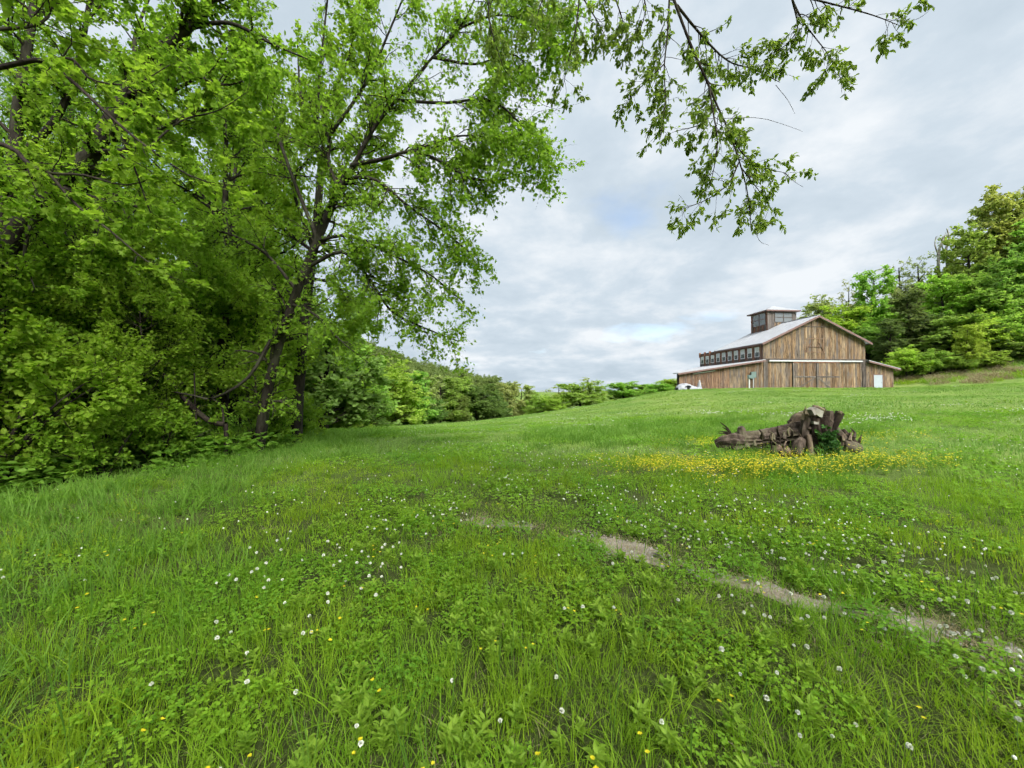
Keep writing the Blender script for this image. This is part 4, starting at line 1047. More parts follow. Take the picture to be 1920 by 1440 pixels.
ZERO = np.zeros(3)
class Proto:
    def __init__(s, g, bark, leafm, tmpl):
        s.trunk = g.wood_mesh('trunk', g.wood, bark, ZERO) if g.wood else None
        s.br = g.wood_mesh('branches', g.twig, M_barkd if bark is not M_grey else M_grey, ZERO) if g.twig else None
        s.crown = g.leaf_mesh('crown', leafm, ZERO, tmpl) if g.leaf else None
    def place(s, name, x, y, label, cat='tree', group=None, scale=1.0, sz=None, rot=0.0, color=(1, 1, 1), dz=0.0):
        root = empty(name, (x, y, h1(x, y) + dz), rot); root.scale = (scale, scale, sz or scale)
        tag(root, label, cat, group)
        for nm_, me in (('trunk', s.trunk), ('branches', s.br), ('crown', s.crown)):
            if me is not None:
                o = link(nm_, me, root); o.color = (*color, 1)
        return root
def h1(x, y): return float(H(np.array([x]), np.array([y]))[0])

rw = random.Random(21)
wp = [Proto(broadleaf(101, 17, 8.5, .16, 34, 1500, 24000, (.085, .15), lev2=170), M_bark, LEAF['maple'], ROUND),
      Proto(broadleaf(102, 14, 7.5, .10, 34, 1500, 24000, (.08, .145), lev2=170), M_bark, LEAF['lime'], ROUND),
      Proto(broadleaf(103, 15, 8.0, .08, 36, 1500, 25000, (.08, .145), lev2=170), M_bark, LEAF['deep'], KITE)]
wood_spots = [  # x, y, proto, scale
    (-9.5, 13.0, 0, .95), (-12.5, 11.0, 2, 1.0), (-11.5, 16.0, 1, 1.1), (-14.5, 14.0, 0, 1.05), (-12.2, 18.0, 1, .95), (-16.5, 9.5, 1, 1.0), (-13.0, 20.0, 0, 1.05),
    (-18.0, 16.0, 2, 1.15), (-20.5, 12.0, 0, 1.1), (-16.2, 26.0, 1, .95), (-17.0, 23.0, 2, 1.15), (-22.5, 19.0, 1, 1.2), (-19.0, 31.0, 0, 1.0), (-21.0, 28.0, 2, 1.2), (-26.0, 15.0, 0, 1.2), (-14.5, 5.5, 2, .9), (-10.6, 10.0, 1, .75), (-14.2, 22.0, 1, .9), (-25.0, 8.0, 2, 1.1), (-28.0, 24.0, 1, 1.2)]
wl_u = sorted(range(len(wood_spots)), key=lambda i: (wood_spots[i][1] > 16, wood_spots[i][0] / wood_spots[i][1]))
ORD = ('leftmost', 'second', 'third', 'fourth', 'fifth', 'sixth', 'seventh', 'eighth', 'ninth', 'tenth', 'eleventh', 'twelfth', 'thirteenth')
wl_lab = {}
for rank, i in enumerate(wl_u):
    nearrow = [q for q in wl_u if (wood_spots[q][1] > 16) == (wood_spots[i][1] > 16)]
    k2 = nearrow.index(i)
    wl_lab[i] = ('leftmost' if k2 == 0 else ORD[k2] + ' from the left') + (' leafy tree in the rear row of the left-hand wood' if wood_spots[i][1] > 16 else ' leafy tree in the front row of the left-hand wood')
for i, (x, y, k_, s_) in enumerate(wood_spots):
    wp[k_].place('woodland_tree', x, y, wl_lab[i], group='trees crowded in the left-hand wood', scale=s_ * rw.uniform(.95, 1.05) * (.76 if y < 16 else .86), rot=rw.uniform(0, 6.28))

up_ = [Proto(broadleaf(111, 5.5, 4.6, .12, 26, 900, 14000, (.06, .11), lev2=120, r=.05), M_barkd, LEAF['lime'], ROUND), Proto(broadleaf(112, 6.5, 4.8, .15, 26, 900, 14000, (.06, .11), lev2=120, r=.06), M_barkd, LEAF['maple'], ROUND)]
for x, y, k_, s_, lab in ((-8.9, 9.4, 0, .8, 'low bright understorey tree behind the arching bough'), (-10.6, 8.2, 1, 1.0, 'leafy understorey tree behind the left-edge shrub'), (-9.4, 11.6, 1, .95, 'understorey tree filling the gap left of the leaning tree'),
                          (-8.2, 12.6, 0, .95, 'bright understorey tree between the two trunks'), (-12.6, 9.2, 0, 1.1, 'understorey tree deep at the far left'), (-10.4, 15.0, 0, 1.0, 'bright understorey tree just past the straight tree'), (-11.6, 12.8, 1, 1.1, 'understorey tree in the dark middle of the wood'),
                          (-10.2, 6.4, 0, 1.1, 'bright young tree leaning in at the left edge')):
    up_[k_].place('understorey_tree', x, y, lab, group='understorey trees of the left-hand wood', scale=s_, rot=rw.uniform(0, 6.28))
# undergrowth along the wood's edge
bp_ = [Proto(bush(201, 2.4, 3.0, 12, 640, 9000, (.05, .095)), M_barkd, LEAF['lime'], ROUND),
       Proto(bush(202, 1.7, 2.4, 10, 460, 6000, (.045, .085)), M_barkd, LEAF['maple'], ROUND),
       Proto(bush(203, 1.4, 2.2, 10, 440, 5600, (.04, .08)), M_barkd, LEAF['deep'], KITE)]
bush_spots = [
    (-8.9, 6.6, 0, 1.3, 'large bright green shrub bulging from the wood at the left edge'),
    (-9.9, 8.2, 0, 1.1, 'tall leafy shrub behind the bright shrub at the left edge'),
    (-7.9, 7.6, 1, .85, 'low dense shrub at the foot of the bright left-edge shrub'),
    (-7.9, 8.9, 1, 1.0, 'rounded mid green shrub between the left-edge shrub and the sapling'),
    (-8.6, 9.9, 2, 1.1, 'dark green shrub in the shade left of the sapling'),
    (-7.4, 10.2, 2, .8, 'low dark shrub just left of the leaning tree'),
    (-7.3, 11.4, 1, .9, 'shrub between the leaning tree and the straight tree'),
    (-7.6, 13.6, 1, 1.0, 'shrub beside the foot of the straight tree'),
    (-8.6, 15.6, 0, .9, 'bright shrub beyond the straight tree at the meadow edge'),
    (-10.8, 18.5, 0, .9, 'bright bushy shrub further along the meadow edge'),
    (-11.0, 11.4, 2, 1.2, 'shaded shrub deep behind the fallen bough'),
    (-11.5, 8.6, 0, 1.2, 'leafy shrub deep at the far left of the wood')]
for x, y, k_, s_, lab in bush_spots:
    bp_[k_].place('shrub', x, y, lab, 'shrub', 'shrubs along the edge of the wood', s_, rot=rw.uniform(0, 6.28))

# sapling and fallen bough
g = Grow(16)
L([(379, 862, 9.6), (373, 815, 9.6), (367, 770, 9.6), (364, 700, 9.6)], .03, .015)
plant('sapling', g, P(379, 860, 9.6), M_barkd, None, None, 'thin dark sapling stem below the arching bough', 'sapling')
g = Grow(17)
L([(306, 702, 9.9), (330, 728, 9.8), (360, 762, 9.7), (395, 790, 9.6), (424, 796, 9.5)], .05, .07)
L([(420, 798, 9.5), (419, 775, 9.5), (413, 758, 9.5), (395, 745, 9.5)], .028, .012)
L([(424, 794, 9.5), (426, 830, 9.5), (424, 862, 9.5)], .05, .04)
plant('broken_bough', g, P(424, 858, 9.5), M_barkd, None, None, 'broken bough slanting down out of the undergrowth left of the leaning tree', 'bough')

# ---- far trees
fp = {
    'round': Proto(broadleaf(301, 10, 8.0, .02, 40, 900, 10500, (.21, .36), lev2=170, flat=.35, up=.25), M_bark, LEAF['far'], ROUND),
    'tall': Proto(broadleaf(302, 13, 7.0, .02, 46, 950, 11500, (.21, .36), lev2=190, up=.3, flat=.35), M_bark, LEAF['far'], ROUND),
    'bushy': Proto(broadleaf(303, 8, 7.5, .02, 40, 850, 10000, (.2, .34), lev2=170, up=.25, flat=.35), M_bark, LEAF['far'], ROUND),
    'sparse': Proto(broadleaf(304, 13, 6.0, .3, 18, 260, 2300, (.22, .36), lev2=70, up=.7, flat=.3), M_bark, LEAF['far'], KITE),
    'cedar': Proto(broadleaf(305, 10, 4.2, .04, 70, 700, 7000, (.2, .34), lev2=170, up=.35, prof='cone', flat=.2), M_barkd, LEAF['far'], KITE),
}
for kk, (hh, ww) in {'round': (10, 8.0), 'tall': (13, 7.0), 'bushy': (8, 7.5), 'sparse': (13, 6.0), 'cedar': (10, 4.2)}.items():
    V = np.empty(len(fp[kk].crown.vertices) * 3, np.float32); fp[kk].crown.vertices.foreach_get('co', V); V = V.reshape(-1, 3)
    fp[kk].h = float(np.percentile(V[:, 2], 99.5)); fp[kk].w = float(np.percentile(np.abs(V[:, 0]), 98)) * 2
YG = (0.255, 0.36, 0.065); BG = (0.21, 0.32, 0.07); MG = (0.17, 0.265, 0.065); DG = (0.105, 0.165, 0.045); PG = (0.26, 0.31, 0.135); CG = (0.10, 0.135, 0.05); RD = (0.245, 0.275, 0.09)  # far greens lightened and desaturated, haze mixed into the colour
def far_tree(kind, u, vtop, Y, wpx, color, label, group, name='tree', dz=0.0):
    x = (u - 960) / F * Y; zt = EYE + (HV - vtop) / F * Y; z0 = h1(x, Y) + dz
    sz = max(.15, (zt - z0) / fp[kind].h); sx = wpx / F * Y / fp[kind].w
    c = tuple(q * rw.uniform(.9, 1.1) for q in color)
    return fp[kind].place(name, x, Y, label, 'tree' if name != 'cedar_tree' else 'cedar', group, sx, sz, rw.uniform(0, 6.28), c, dz)
GL = 'trees of the far treeline'
TL = [('tall', 612, 560, 24, 150, MG, 'tall mid green tree where the far treeline leaves the near wood'),
      ('bushy', 640, 690, 28, 110, YG, 'low bright bushy tree at the near end of the far treeline'),
      ('tall', 668, 640, 33, 120, BG, 'tall fresh green tree second in the far treeline'),
      ('round', 712, 680, 40, 110, YG, 'bright yellow-green tree in the far treeline'),
      ('bushy', 742, 720, 42, 80, YG, 'low yellow-green bush below the bright tree of the treeline'),
      ('tall', 765, 696, 48, 80, BG, 'fresh green tree right of the bright yellow-green one'),
      ('sparse', 797, 698, 54, 60, PG, 'pale thinly leaved tree midway along the treeline'),
      ('bushy', 790, 735, 52, 70, DG, 'dark low tree under the pale one in the treeline'),
      ('tall', 826, 706, 60, 62, MG, 'mid green tree right of the pale treeline tree'),
      ('bushy', 845, 735, 62, 62, DG, 'dark bushy tree low in the treeline'),
      ('tall', 858, 709, 70, 52, BG, 'lighter tree rising behind the dark bushy ones'),
      ('round', 893, 722, 72, 62, DG, 'dark round tree near the bend of the treeline'),
      ('bushy', 925, 735, 78, 52, DG, 'last dark tree before the willowy pale trees'),
      ('tall', 950, 718, 84, 46, PG, 'pale grey-green willowy tree in the treeline bend'),
      ('tall', 978, 722, 88, 44, PG, 'second pale willowy tree in the treeline bend'),
      ('bushy', 1012, 737, 84, 52, BG, 'low green bush at the crest of the field'),
      ('bushy', 1040, 742, 80, 46, YG, 'small yellow-green bush on the field crest'),
      ('round', 1088, 716, 82, 66, BG, 'rounded green tree alone on the field crest'),
      ('sparse', 1103, 708, 92, 40, RD, 'darker thin tree behind the rounded crest tree'),
      ('sparse', 1048, 722, 110, 36, RD, 'olive thin far tree left of the rounded crest tree'),
      ('round', 1168, 716, 92, 52, BG, 'left rounded bush of the pair on the crest before the barn'),
      ('round', 1198, 719, 95, 46, MG, 'right rounded bush of the pair on the crest before the barn'),
      ('bushy', 1236, 716, 84, 50, BG, 'green bush nearer the barn on the crest'),
      ('round', 1262, 710, 88, 46, YG, 'bright bush right behind the white tarpaulin')]
for k_, u, vt, Y, wpx, c, lab in TL: far_tree(k_, u, vt, Y, wpx * 1.3, c, lab, GL, 'treeline_tree', -.9)
GR = 'trees on the hillside behind the barn'
TR = [('round', 1537, 560, 92, 64, PG, 'pale rounded tree showing above the barn ridge'),
      ('sparse', 1594, 527, 84, 40, PG, 'spindly thin tree above the barn roof'),
      ('round', 1590, 572, 80, 84, YG, 'bright green tree right behind the barn roof'),
      ('tall', 1640, 508, 78, 74, BG, 'tall fresh green tree right of the barn roof'),
      ('bushy', 1625, 610, 74, 84, MG, 'mid green tree low behind the right roof slope'),
      ('sparse', 1691, 486, 80, 52, PG, 'thin pale tree on the skyline left of the dead snags'),
      ('sparse', 1726, 480, 78, 58, PG, 'open branched tree on the skyline beside the snags'),
      ('cedar', 1706, 546, 70, 62, CG, 'dark cedar standing right of the barn'),
      ('cedar', 1672, 600, 68, 50, CG, 'smaller dark cedar close behind the right lean-to'),
      ('cedar', 1738, 585, 69, 60, CG, 'second dark cedar below the dead snags'),
      ('tall', 1660, 590, 72, 70, BG, 'leafy green tree between the barn and the dark cedar'),
      ('tall', 1770, 520, 71, 84, YG, 'bright green tree under the dead snags'),
      ('tall', 1822, 428, 74, 92, BG, 'tall open crowned tree high on the hillside'),
      ('round', 1790, 590, 66, 84, MG, 'mid green tree low on the hillside right of the cedar'),
      ('tall', 1875, 380, 76, 92, RD, 'tall olive topped tree at the upper right'),
      ('tall', 1920, 338, 74, 110, RD, 'tallest olive green tree at the right edge'),
      ('round', 1850, 505, 68, 100, BG, 'round fresh green tree midway up the hillside'),
      ('round', 1905, 470, 67, 104, MG, 'mid green tree at the right edge below the tall ones'),
      ('bushy', 1835, 585, 64, 92, YG, 'yellow-green tree low on the hillside'),
      ('bushy', 1895, 575, 63, 92, BG, 'fresh green tree low at the right edge'),
      ('cedar', 1870, 610, 62, 50, CG, 'dark cedar among the bright trees at the right'),
      ('bushy', 1700, 650, 63, 64, YG, 'low bright shrub beyond the right lean-to corner'),
      ('bushy', 1745, 655, 62, 66, BG, 'low green shrub on the bank below the cedars'),
      ('tall', 1815, 610, 61, 50, YG, 'young bright tree with a thin pale trunk on the bank'),
      ('bushy', 1790, 665, 61, 60, MG, 'low shrub in the middle of the bank'),
      ('bushy', 1850, 655, 60.5, 66, BG, 'low shrub toward the right end of the bank'),
      ('bushy', 1925, 640, 60, 80, MG, 'shrub at the right end of the bank'),
      ('tall', 1990, 400, 68, 130, BG, 'tall tree cut by the right edge of the picture')]
for k_, u, vt, Y, wpx, c, lab in TR: far_tree(k_, u, vt, Y, wpx, c, lab, GR, 'cedar_tree' if k_ == 'cedar' else 'hillside_tree')
# dead snags
for i, (pts, lab) in enumerate((([(1762, 600, 76), (1764, 520, 76), (1766, 470, 76), (1774, 448, 76), (1778, 438, 76)], 'left bare grey dead snag on the hillside skyline'),
                                ([(1784, 590, 77), (1783, 510, 77), (1779, 470, 77), (1786, 445, 77), (1782, 426, 77)], 'right bare grey dead snag on the hillside skyline'))):
    g = Grow(60 + i)
    a = g.limb([P(*q) for q in pts], .32, .09)
    b_ = g.limb([P(pts[2][0], pts[2][1] + 10, pts[2][2]), P(pts[2][0] - 7, pts[2][1] - 12, pts[2][2]), P(pts[2][0] - 5, pts[2][1] - 28, pts[2][2])], .14, .05)
    g.sprout(*Grow.stack([a, b_]), 7, (.4, .95), (1.0, 2.6), (.4, .9), up=.5, n=6, rfac=.5, rmin=.04, sides=4)
    x, y = P(*pts[0])[:2]
    org = np.array((x, y, h1(x, y)))
    g.limb([(x, y, org[2] - .3), P(pts[0][0], pts[0][1] + 30, pts[0][2]), P(*pts[0])], .36, .32)
    root = empty('dead_snag', tuple(org)); tag(root, lab, 'snag', 'dead snags on the skyline')
    link('trunk', g.wood_mesh('trunk', g.wood, M_grey, org), root); link('branches', g.wood_mesh('branches', g.twig, M_grey, org), root)

# ------------------------------------------------------------------ ground cover (scattered, uncountable)
def scatter(name, label, cat, meshes, pts, rot, scl, idx):
    """one object: real clump meshes instanced at the given points"""
    pm = bpy.data.meshes.new(name)
    n = len(pts)
    pm.vertices.add(n); pm.vertices.foreach_set('co', np.asarray(pts, np.float32).ravel())
    for an, ty, arr in (('rot', 'FLOAT_VECTOR', rot), ('scl', 'FLOAT_VECTOR', scl), ('idx', 'INT', idx)):
        a = pm.attributes.new(an, ty, 'POINT')
        a.data.foreach_set('value' if ty == 'INT' else 'vector', np.asarray(arr, np.int32 if ty == 'INT' else np.float32).ravel())
    o = link(name, pm)
    tag(o, label, cat, kind='stuff')
    ng = bpy.data.node_groups.new(name + '_nodes', 'GeometryNodeTree')
    ng.interface.new_socket('Geometry', in_out='INPUT', socket_type='NodeSocketGeometry')
    ng.interface.new_socket('Geometry', in_out='OUTPUT', socket_type='NodeSocketGeometry')
    N = ng.nodes; Lk = ng.links
    gi = N.new('NodeGroupInput'); go = N.new('NodeGroupOutput')
    jn = N.new('GeometryNodeJoinGeometry')
    for k_, me in reversed(list(enumerate(meshes))):
        src = bpy.data.objects.new(name + '_clump', me)
        oi = N.new('GeometryNodeObjectInfo'); oi.inputs['Object'].default_value = src; oi.inputs['As Instance'].default_value = False
        g2 = N.new('GeometryNodeGeometryToInstance'); Lk.new(oi.outputs['Geometry'], g2.inputs[0]); Lk.new(g2.outputs[0], jn.inputs[0])
    ip = N.new('GeometryNodeInstanceOnPoints')
    Lk.new(gi.outputs[0], ip.inputs['Points']); Lk.new(jn.outputs[0], ip.inputs['Instance'])
    ip.inputs['Pick Instance'].default_value = True
    def at(nm, ty):
        q = N.new('GeometryNodeInputNamedAttribute'); q.data_type = ty; q.inputs['Name'].default_value = nm
        return q.outputs['Attribute']
    Lk.new(at('idx', 'INT'), ip.inputs['Instance Index'])
    er = N.new('FunctionNodeEulerToRotation'); Lk.new(at('rot', 'FLOAT_VECTOR'), er.inputs[0]); Lk.new(er.outputs[0], ip.inputs['Rotation'])
    Lk.new(at('scl', 'FLOAT_VECTOR'), ip.inputs['Scale'])
    Lk.new(ip.outputs[0], go.inputs[0])
    md = o.modifiers.new('scatter', 'NODES'); md.node_group = ng
    return o

def blades(seed, n, rad, h, w, bend, mat, segs=3):
    rng = np.random.default_rng(seed)
    a = rng.uniform(0, 6.283, n); r = rad * np.sqrt(rng.random(n))
    base = np.c_[r * np.cos(a), r * np.sin(a), np.full(n, -.015)]
    da = a + rng.normal(0, 1.2, n); hh = rng.uniform(h[0], h[1], n); bd = rng.uniform(bend[0], bend[1], n)
    d = np.c_[np.cos(da), np.sin(da), np.zeros(n)]; sd = np.c_[-np.sin(da), np.cos(da), np.zeros(n)]
    tw = rng.uniform(-.8, .8, n)[:, None]; sd = sd * np.cos(tw) + d * np.sin(tw)
    ww = rng.uniform(w[0], w[1], n)
    V = []; 
    for s in range(segs):
        t = s / segs
        c = base + d * (bd * hh * t ** 2)[:, None] + np.c_[np.zeros(n), np.zeros(n), hh * (t - .38 * bd * t ** 2)]
        wd = (ww * (1 - .75 * t ** 1.6))[:, None] * .5
        V += [c - sd * wd, c + sd * wd]
    t = 1.0
    V.append(base + d * (bd * hh)[:, None] + np.c_[np.zeros(n), np.zeros(n), hh * (1 - .38 * bd)])
    V = np.stack(V, 1); k = V.shape[1]
    off = (np.arange(n) * k)[:, None, None]
    q = np.array([(2 * s, 2 * s + 1, 2 * s + 3, 2 * s + 2) for s in range(segs - 1)])
    tr = np.array([(2 * segs - 2, 2 * segs - 1, 2 * segs)])
    Q = (off + q[None]).reshape(-1, 4); T = (off + tr[None]).reshape(-1, 3)
    ti = rng.random(n)
    return np_mesh('blades', V, [Q, T], mat, tint=np.r_[np.repeat(ti, segs - 1), ti])

def leafy(seed, n, rad, h, size, mat, tmpl, per=3, up=.9, tilt=.5, stalk=True):
    """low leafy patch: n stalks each carrying a whorl of 'per' leaves"""
    rng = np.random.default_rng(seed); g = Grow(seed)
    a = rng.uniform(0, 6.283, n); r = rad * np.sqrt(rng.random(n)); hh = rng.uniform(h[0], h[1], n)
    top = np.c_[r * np.cos(a) * 1.15, r * np.sin(a) * 1.15, hh]
    pos, ax, nm, sz, ti = [], [], [], [], []
    for j in range(per):
        b = a + j * 6.283 / per + rng.normal(0, .25, n)
        ax_ = norm(np.c_[np.cos(b), np.sin(b), rng.normal(0, tilt * .5, n)]); nn = rng.normal(0, tilt, (n, 3)) * .6 + np.array([0, 0, up]); nn = norm(nn - (nn * ax_).sum(1, keepdims=True) * ax_)
        pos.append(top); ax.append(ax_); nm.append(nn); sz.append(rng.uniform(size[0], size[1], n)); ti.append(rng.random(n))
    g.leaf = [tuple(np.concatenate(q) for q in (pos, ax, nm, sz, ti))]
    me = g.leaf_mesh('leaves', mat, ZERO, tmpl)
    return me

def weed(seed, stems, h, leaf, mat, per=9):
    """upright leafy weed: lance leaves spiralling up a few stems"""
    rng = np.random.default_rng(seed); g = Grow(seed); pos, ax, nm, sz, ti = [], [], [], [], []
    for s in range(stems):
        a0 = rng.uniform(0, 6.28); ln = rng.uniform(.05, .35); hh = rng.uniform(h[0], h[1]); bx = rng.uniform(-.05, .05, 2)
        for j in range(per):
            t = (j + .6) / per; b = a0 + j * 2.4
            pos.append((bx[0] + ln * hh * t * math.cos(a0), bx[1] + ln * hh * t * math.sin(a0), hh * t)); e = .25 + .5 * t
            ax.append((math.cos(b), math.sin(b), e)); nm.append((-e * math.cos(b) * .8, -e * math.sin(b) * .8, 1)); sz.append(rng.uniform(*leaf) * (1.15 - .5 * abs(t - .5))); ti.append(rng.random())
    ax = norm(np.array(ax)); nm = np.array(nm); nm = norm(nm - (nm * ax).sum(1, keepdims=True) * ax)
    g.leaf = [(np.array(pos), ax, nm, np.array(sz), np.array(ti))]
    return g.leaf_mesh('leaves', mat, ZERO, OVAL)

CLV = (np.array([(0, 0, 0), (-.42, .35, .05), (-.36, .82, .06), (0, .94, -.04), (.36, .82, .06), (.42, .35, .05)], float), np.array([(0, 5, 4, 3), (0, 3, 2, 1)]))
M_gr = leaf_mat('meadow_grass', (0.098, 0.225, 0.014), (0.205, 0.37, 0.028), .48, inst=True, patch=(.45, (1.45, 1.12, .9)))
M_mown = leaf_mat('pale_mown_grass', (0.115, 0.235, 0.05), (0.225, 0.36, 0.095), .45, inst=True, patch=(.12, (1.3, 1.12, 1.05)))
M_tall = leaf_mat('tall_blue_green_grass', (0.08, 0.185, 0.022), (0.165, 0.30, 0.042), .42, inst=True)
M_clv = leaf_mat('clover_leaf', (0.08, 0.212, 0.016), (0.18, 0.355, 0.03), .44, inst=True, spec=.15, patch=(.5, (1.35, 1.1, .8)))
M_weed = leaf_mat('yellow_green_weed_leaf', (0.13, 0.24, 0.022), (0.23, 0.35, 0.04), .42, inst=True)
M_dry = leaf_mat('dry_grass_straw', (0.24, 0.20, 0.11), (0.36, 0.31, 0.19), .3, inst=True, tcol=(1.1, 1.05, .9))
M_flw = plain_mat('white_clover_petals', (0.62, 0.64, 0.55), .6, var=.12, scale=60)
M_yel = leaf_mat('yellow_petals', (0.50, 0.44, 0.015), (0.66, 0.60, 0.03), .3, inst=True, tcol=(1, 1, .8))

rs = np.random.default_rng(77)
HALF = R(63)
def polar(n, r0, r1, p=1.0):
    """points in the wedge seen from the camera; p=1 -> density ~ 1/r, p=0 -> density ~ 1/r^2"""
    q = rs.random(n)
    r = (r0 ** p + q * (r1 ** p - r0 ** p)) ** (1 / p) if p else r0 * (r1 / r0) ** q
    a = rs.uniform(-HALF, HALF, n)
    return r * np.sin(a), r * np.cos(a) - .25
def finish(x, y, ok, nvar, smin, smax, far=0.0, hs=1.0, tilt=.12):
    x, y = x[ok], y[ok]; n = len(x); r = np.hypot(x, y)
    s = rs.uniform(smin, smax, n); wide = 1 + far * sstep(6, 45, r)
    pts = np.c_[x, y, H(x, y)]
    rot = np.c_[rs.normal(0, tilt, n), rs.normal(0, tilt, n), rs.uniform(0, 6.283, n)]
    scl = np.c_[s * wide, s * wide, s * (hs if np.isscalar(hs) else hs[ok])]
    return pts, rot, scl, rs.integers(0, nvar, n)
def in_barn(x, y):
    c, s = math.cos(R(5)), math.sin(R(5)); dx, dy = x - 36.36, y - 57
    lx = dx * c + dy * s; ly = -dx * s + dy * c
    return (lx > -13) & (lx < 21) & (ly > -.3) & (ly < 17)
def in_stump(x, y):
    return (np.abs(x - 6.2) < 1.55) & (np.abs(y - 9.35) < .28)
def tall_map(x, y):
    edge = np.interp(y, [0, 2.5, 4, 6, 8, 10, 13, 16, 20], [-3.2, -3.6, -4.2, -5.0, -5.3, -5.2, -5.4, -5.8, -7])
    left = sstep(2.6, -1.4, x - edge - 2.6 * (fbm(x * .7, y * .7, 31) - .5))
    mid = sstep(10.2, 11.2, y + 1.4 * (fbm(x * .5, y * .5, 35) - .5)) * sstep(20, 14.5, y) * sstep(-.5, 1.5, x - .0) * sstep(13, 9, x)
    stm = np.exp(-(((x - 5.2) / 3.2) ** 2 + ((y - 7.9) / .8) ** 2)) * .9
    return np.clip(np.maximum(np.maximum(left, mid * .8), stm), 0, 1)
def clov_map(x, y):
    return np.clip(sstep(.42, .62, fbm(x * .55 + 3, y * .55, 41)) * (1 - .85 * tall_map(x, y)), 0, 1)

# grass tiles: round patches of blades laid on a jittered grid, finer near the camera
ZONES = ((0.85, 4.5, .28, 2200, .0036, .95), (4.5, 10, .5, 750, .006, .95), (10, 25, 1.1, 200, .014, 1.05), (25, 82, 2.7, 42, .036, 1.15))   # r0, r1, step, blades/m2, width, height
def grid(r0, r1, step):
    n = int(2 * r1 / step) + 2
    gx, gy = np.meshgrid((np.arange(n) - n / 2) * step, np.arange(-2, n) * step)
    x = gx.ravel() + rs.uniform(-.3, .3, gx.size) * step + (np.arange(gx.size) // n % 2) * step * .5; y = gy.ravel() + rs.uniform(-.3, .3, gx.size) * step
    r = np.hypot(x, y + .25); a = np.abs(np.arctan2(x, y + .25))
    k = (r >= r0) & (r < r1) & (a < HALF + step * .6 / np.maximum(r, .3)) & (H(x, y) < 8)
    return x[k], y[k]
def lay(x, y, hs, smin=.95, smax=1.1):
    """positions, slope-following rotations and scales"""
    n = len(x); e_ = .4
    dx = (H(x + e_, y) - H(x - e_, y)) / (2 * e_); dy = (H(x, y + e_) - H(x, y - e_)) / (2 * e_)
    nz = norm(np.c_[-dx, -dy, np.ones(n)]); ps = rs.uniform(0, 6.283, n)
    ax_ = np.c_[np.cos(ps), np.sin(ps), np.zeros(n)]; ax_ = norm(ax_ - (ax_ * nz).sum(1, keepdims=True) * nz); ay_ = np.cross(nz, ax_)
    rot = np.c_[np.arctan2(ay_[:, 2], nz[:, 2]), -np.arcsin(np.clip(ax_[:, 2], -1, 1)), np.arctan2(ax_[:, 1], ax_[:, 0])]
    s = rs.uniform(smin, smax, n)
    return np.c_[x, y, H(x, y)], rot, np.c_[s, s, s * hs]
def tiles(name, label, cat, make, want, zones, nvar=4):
    """make(zone, variant) -> mesh; want(x, y) -> keep mask, height scale"""
    ms, PT, RT, SL, IX = [], [], [], [], []
    for z in zones:
        x, y = grid(z[0], z[1], z[2])
        ok, hs = want(x, y, z); ok = ok & ~in_barn(x, y) & ~(in_stump(x, y) & (z[2] < 1))
        x, y = x[ok], y[ok]; a_, b_, c_ = lay(x, y, hs[ok])
        PT.append(a_); RT.append(b_); SL.append(c_); IX.append(len(ms) + rs.integers(0, nvar, len(x)))
        ms += [make(z, v) for v in range(nvar)]
    return scatter(name, label, cat, ms, np.vstack(PT), np.vstack(RT), np.vstack(SL), np.concatenate(IX))
def mk_grass(z, v):
    rad = z[2] * .62
    return blades(500 + v + int(z[2] * 100), int(3.1416 * rad * rad * z[3]), rad, (.05 * z[5], .17 * z[5]), (z[4] * .7, z[4] * 1.4), (.15, .9), M_gr if z[2] < 1 else M_mown, 3 if z[2] < 1 else 2)
def want_grass(x, y, z):
    k = len(x); q = rs.random(k)
    keep = (q > wood_floor(x, y) * .9) & (q > bare(x, y) * .72) & (q > clov_map(x, y) * .2 * (z[2] < 1.0)) & (q > .8 * tall_map(x, y) * (z[2] < 1.0))
    hs = .38 + 1.15 * sstep(.25, .75, fbm(x * .8, y * .8, 51)); hs = hs * (1 - .55 * bare(x, y))
    if z[2] > 1: hs = hs * (.75 + .35 * sstep(.4, .6, fbm(x * .12, y * .2, 52)))
    return keep, hs
tiles('meadow_grass', 'short green meadow grass covering the field', 'grass', mk_grass, want_grass, ZONES)
def mk_tall(z, v):
    rad = z[2] * .62
    return blades(520 + v + int(z[2] * 100), int(3.1416 * rad * rad * z[3]), rad, (.14, .46), (z[4] * .6, z[4] * 1.2), (.15, 1.0), M_tall, 4)
def want_tall(x, y, z):
    return rs.random(len(x)) < tall_map(x, y) * (1 - .8 * wood_floor(x, y)), .35 + 1.0 * fbm(x * .9, y * .9, 53)
tiles('tall_grass', 'tall blue-green grass along the wood edge and around the stump', 'grass', mk_tall, want_tall, ((1.5, 7, .36, 520, .006, 1), (7, 24, .6, 330, .010, 1)))
def mk_clov(z, v):
    rad = z[2] * .62
    return leafy(560 + v + int(z[2] * 100), int(3.1416 * rad * rad * z[3]), rad, (.03, .115), (z[4] * .8, z[4] * 1.25), M_clv, CLV)
def want_clov(x, y, z):
    k = len(x)
    return (rs.random(k) < .07 + .5 * clov_map(x, y)) & (rs.random(k) > bare(x, y) * .93) & (wood_floor(x, y) < .4), .7 + .7 * fbm(x, y, 54)
tiles('clover_carpet', 'low clover leaves carpeting the meadow', 'clover', mk_clov, want_clov, ((0.85, 4.5, .28, 1100, .016, 1), (4.5, 10, .5, 550, .021, 1), (10, 26, 1.1, 130, .042, 1)))
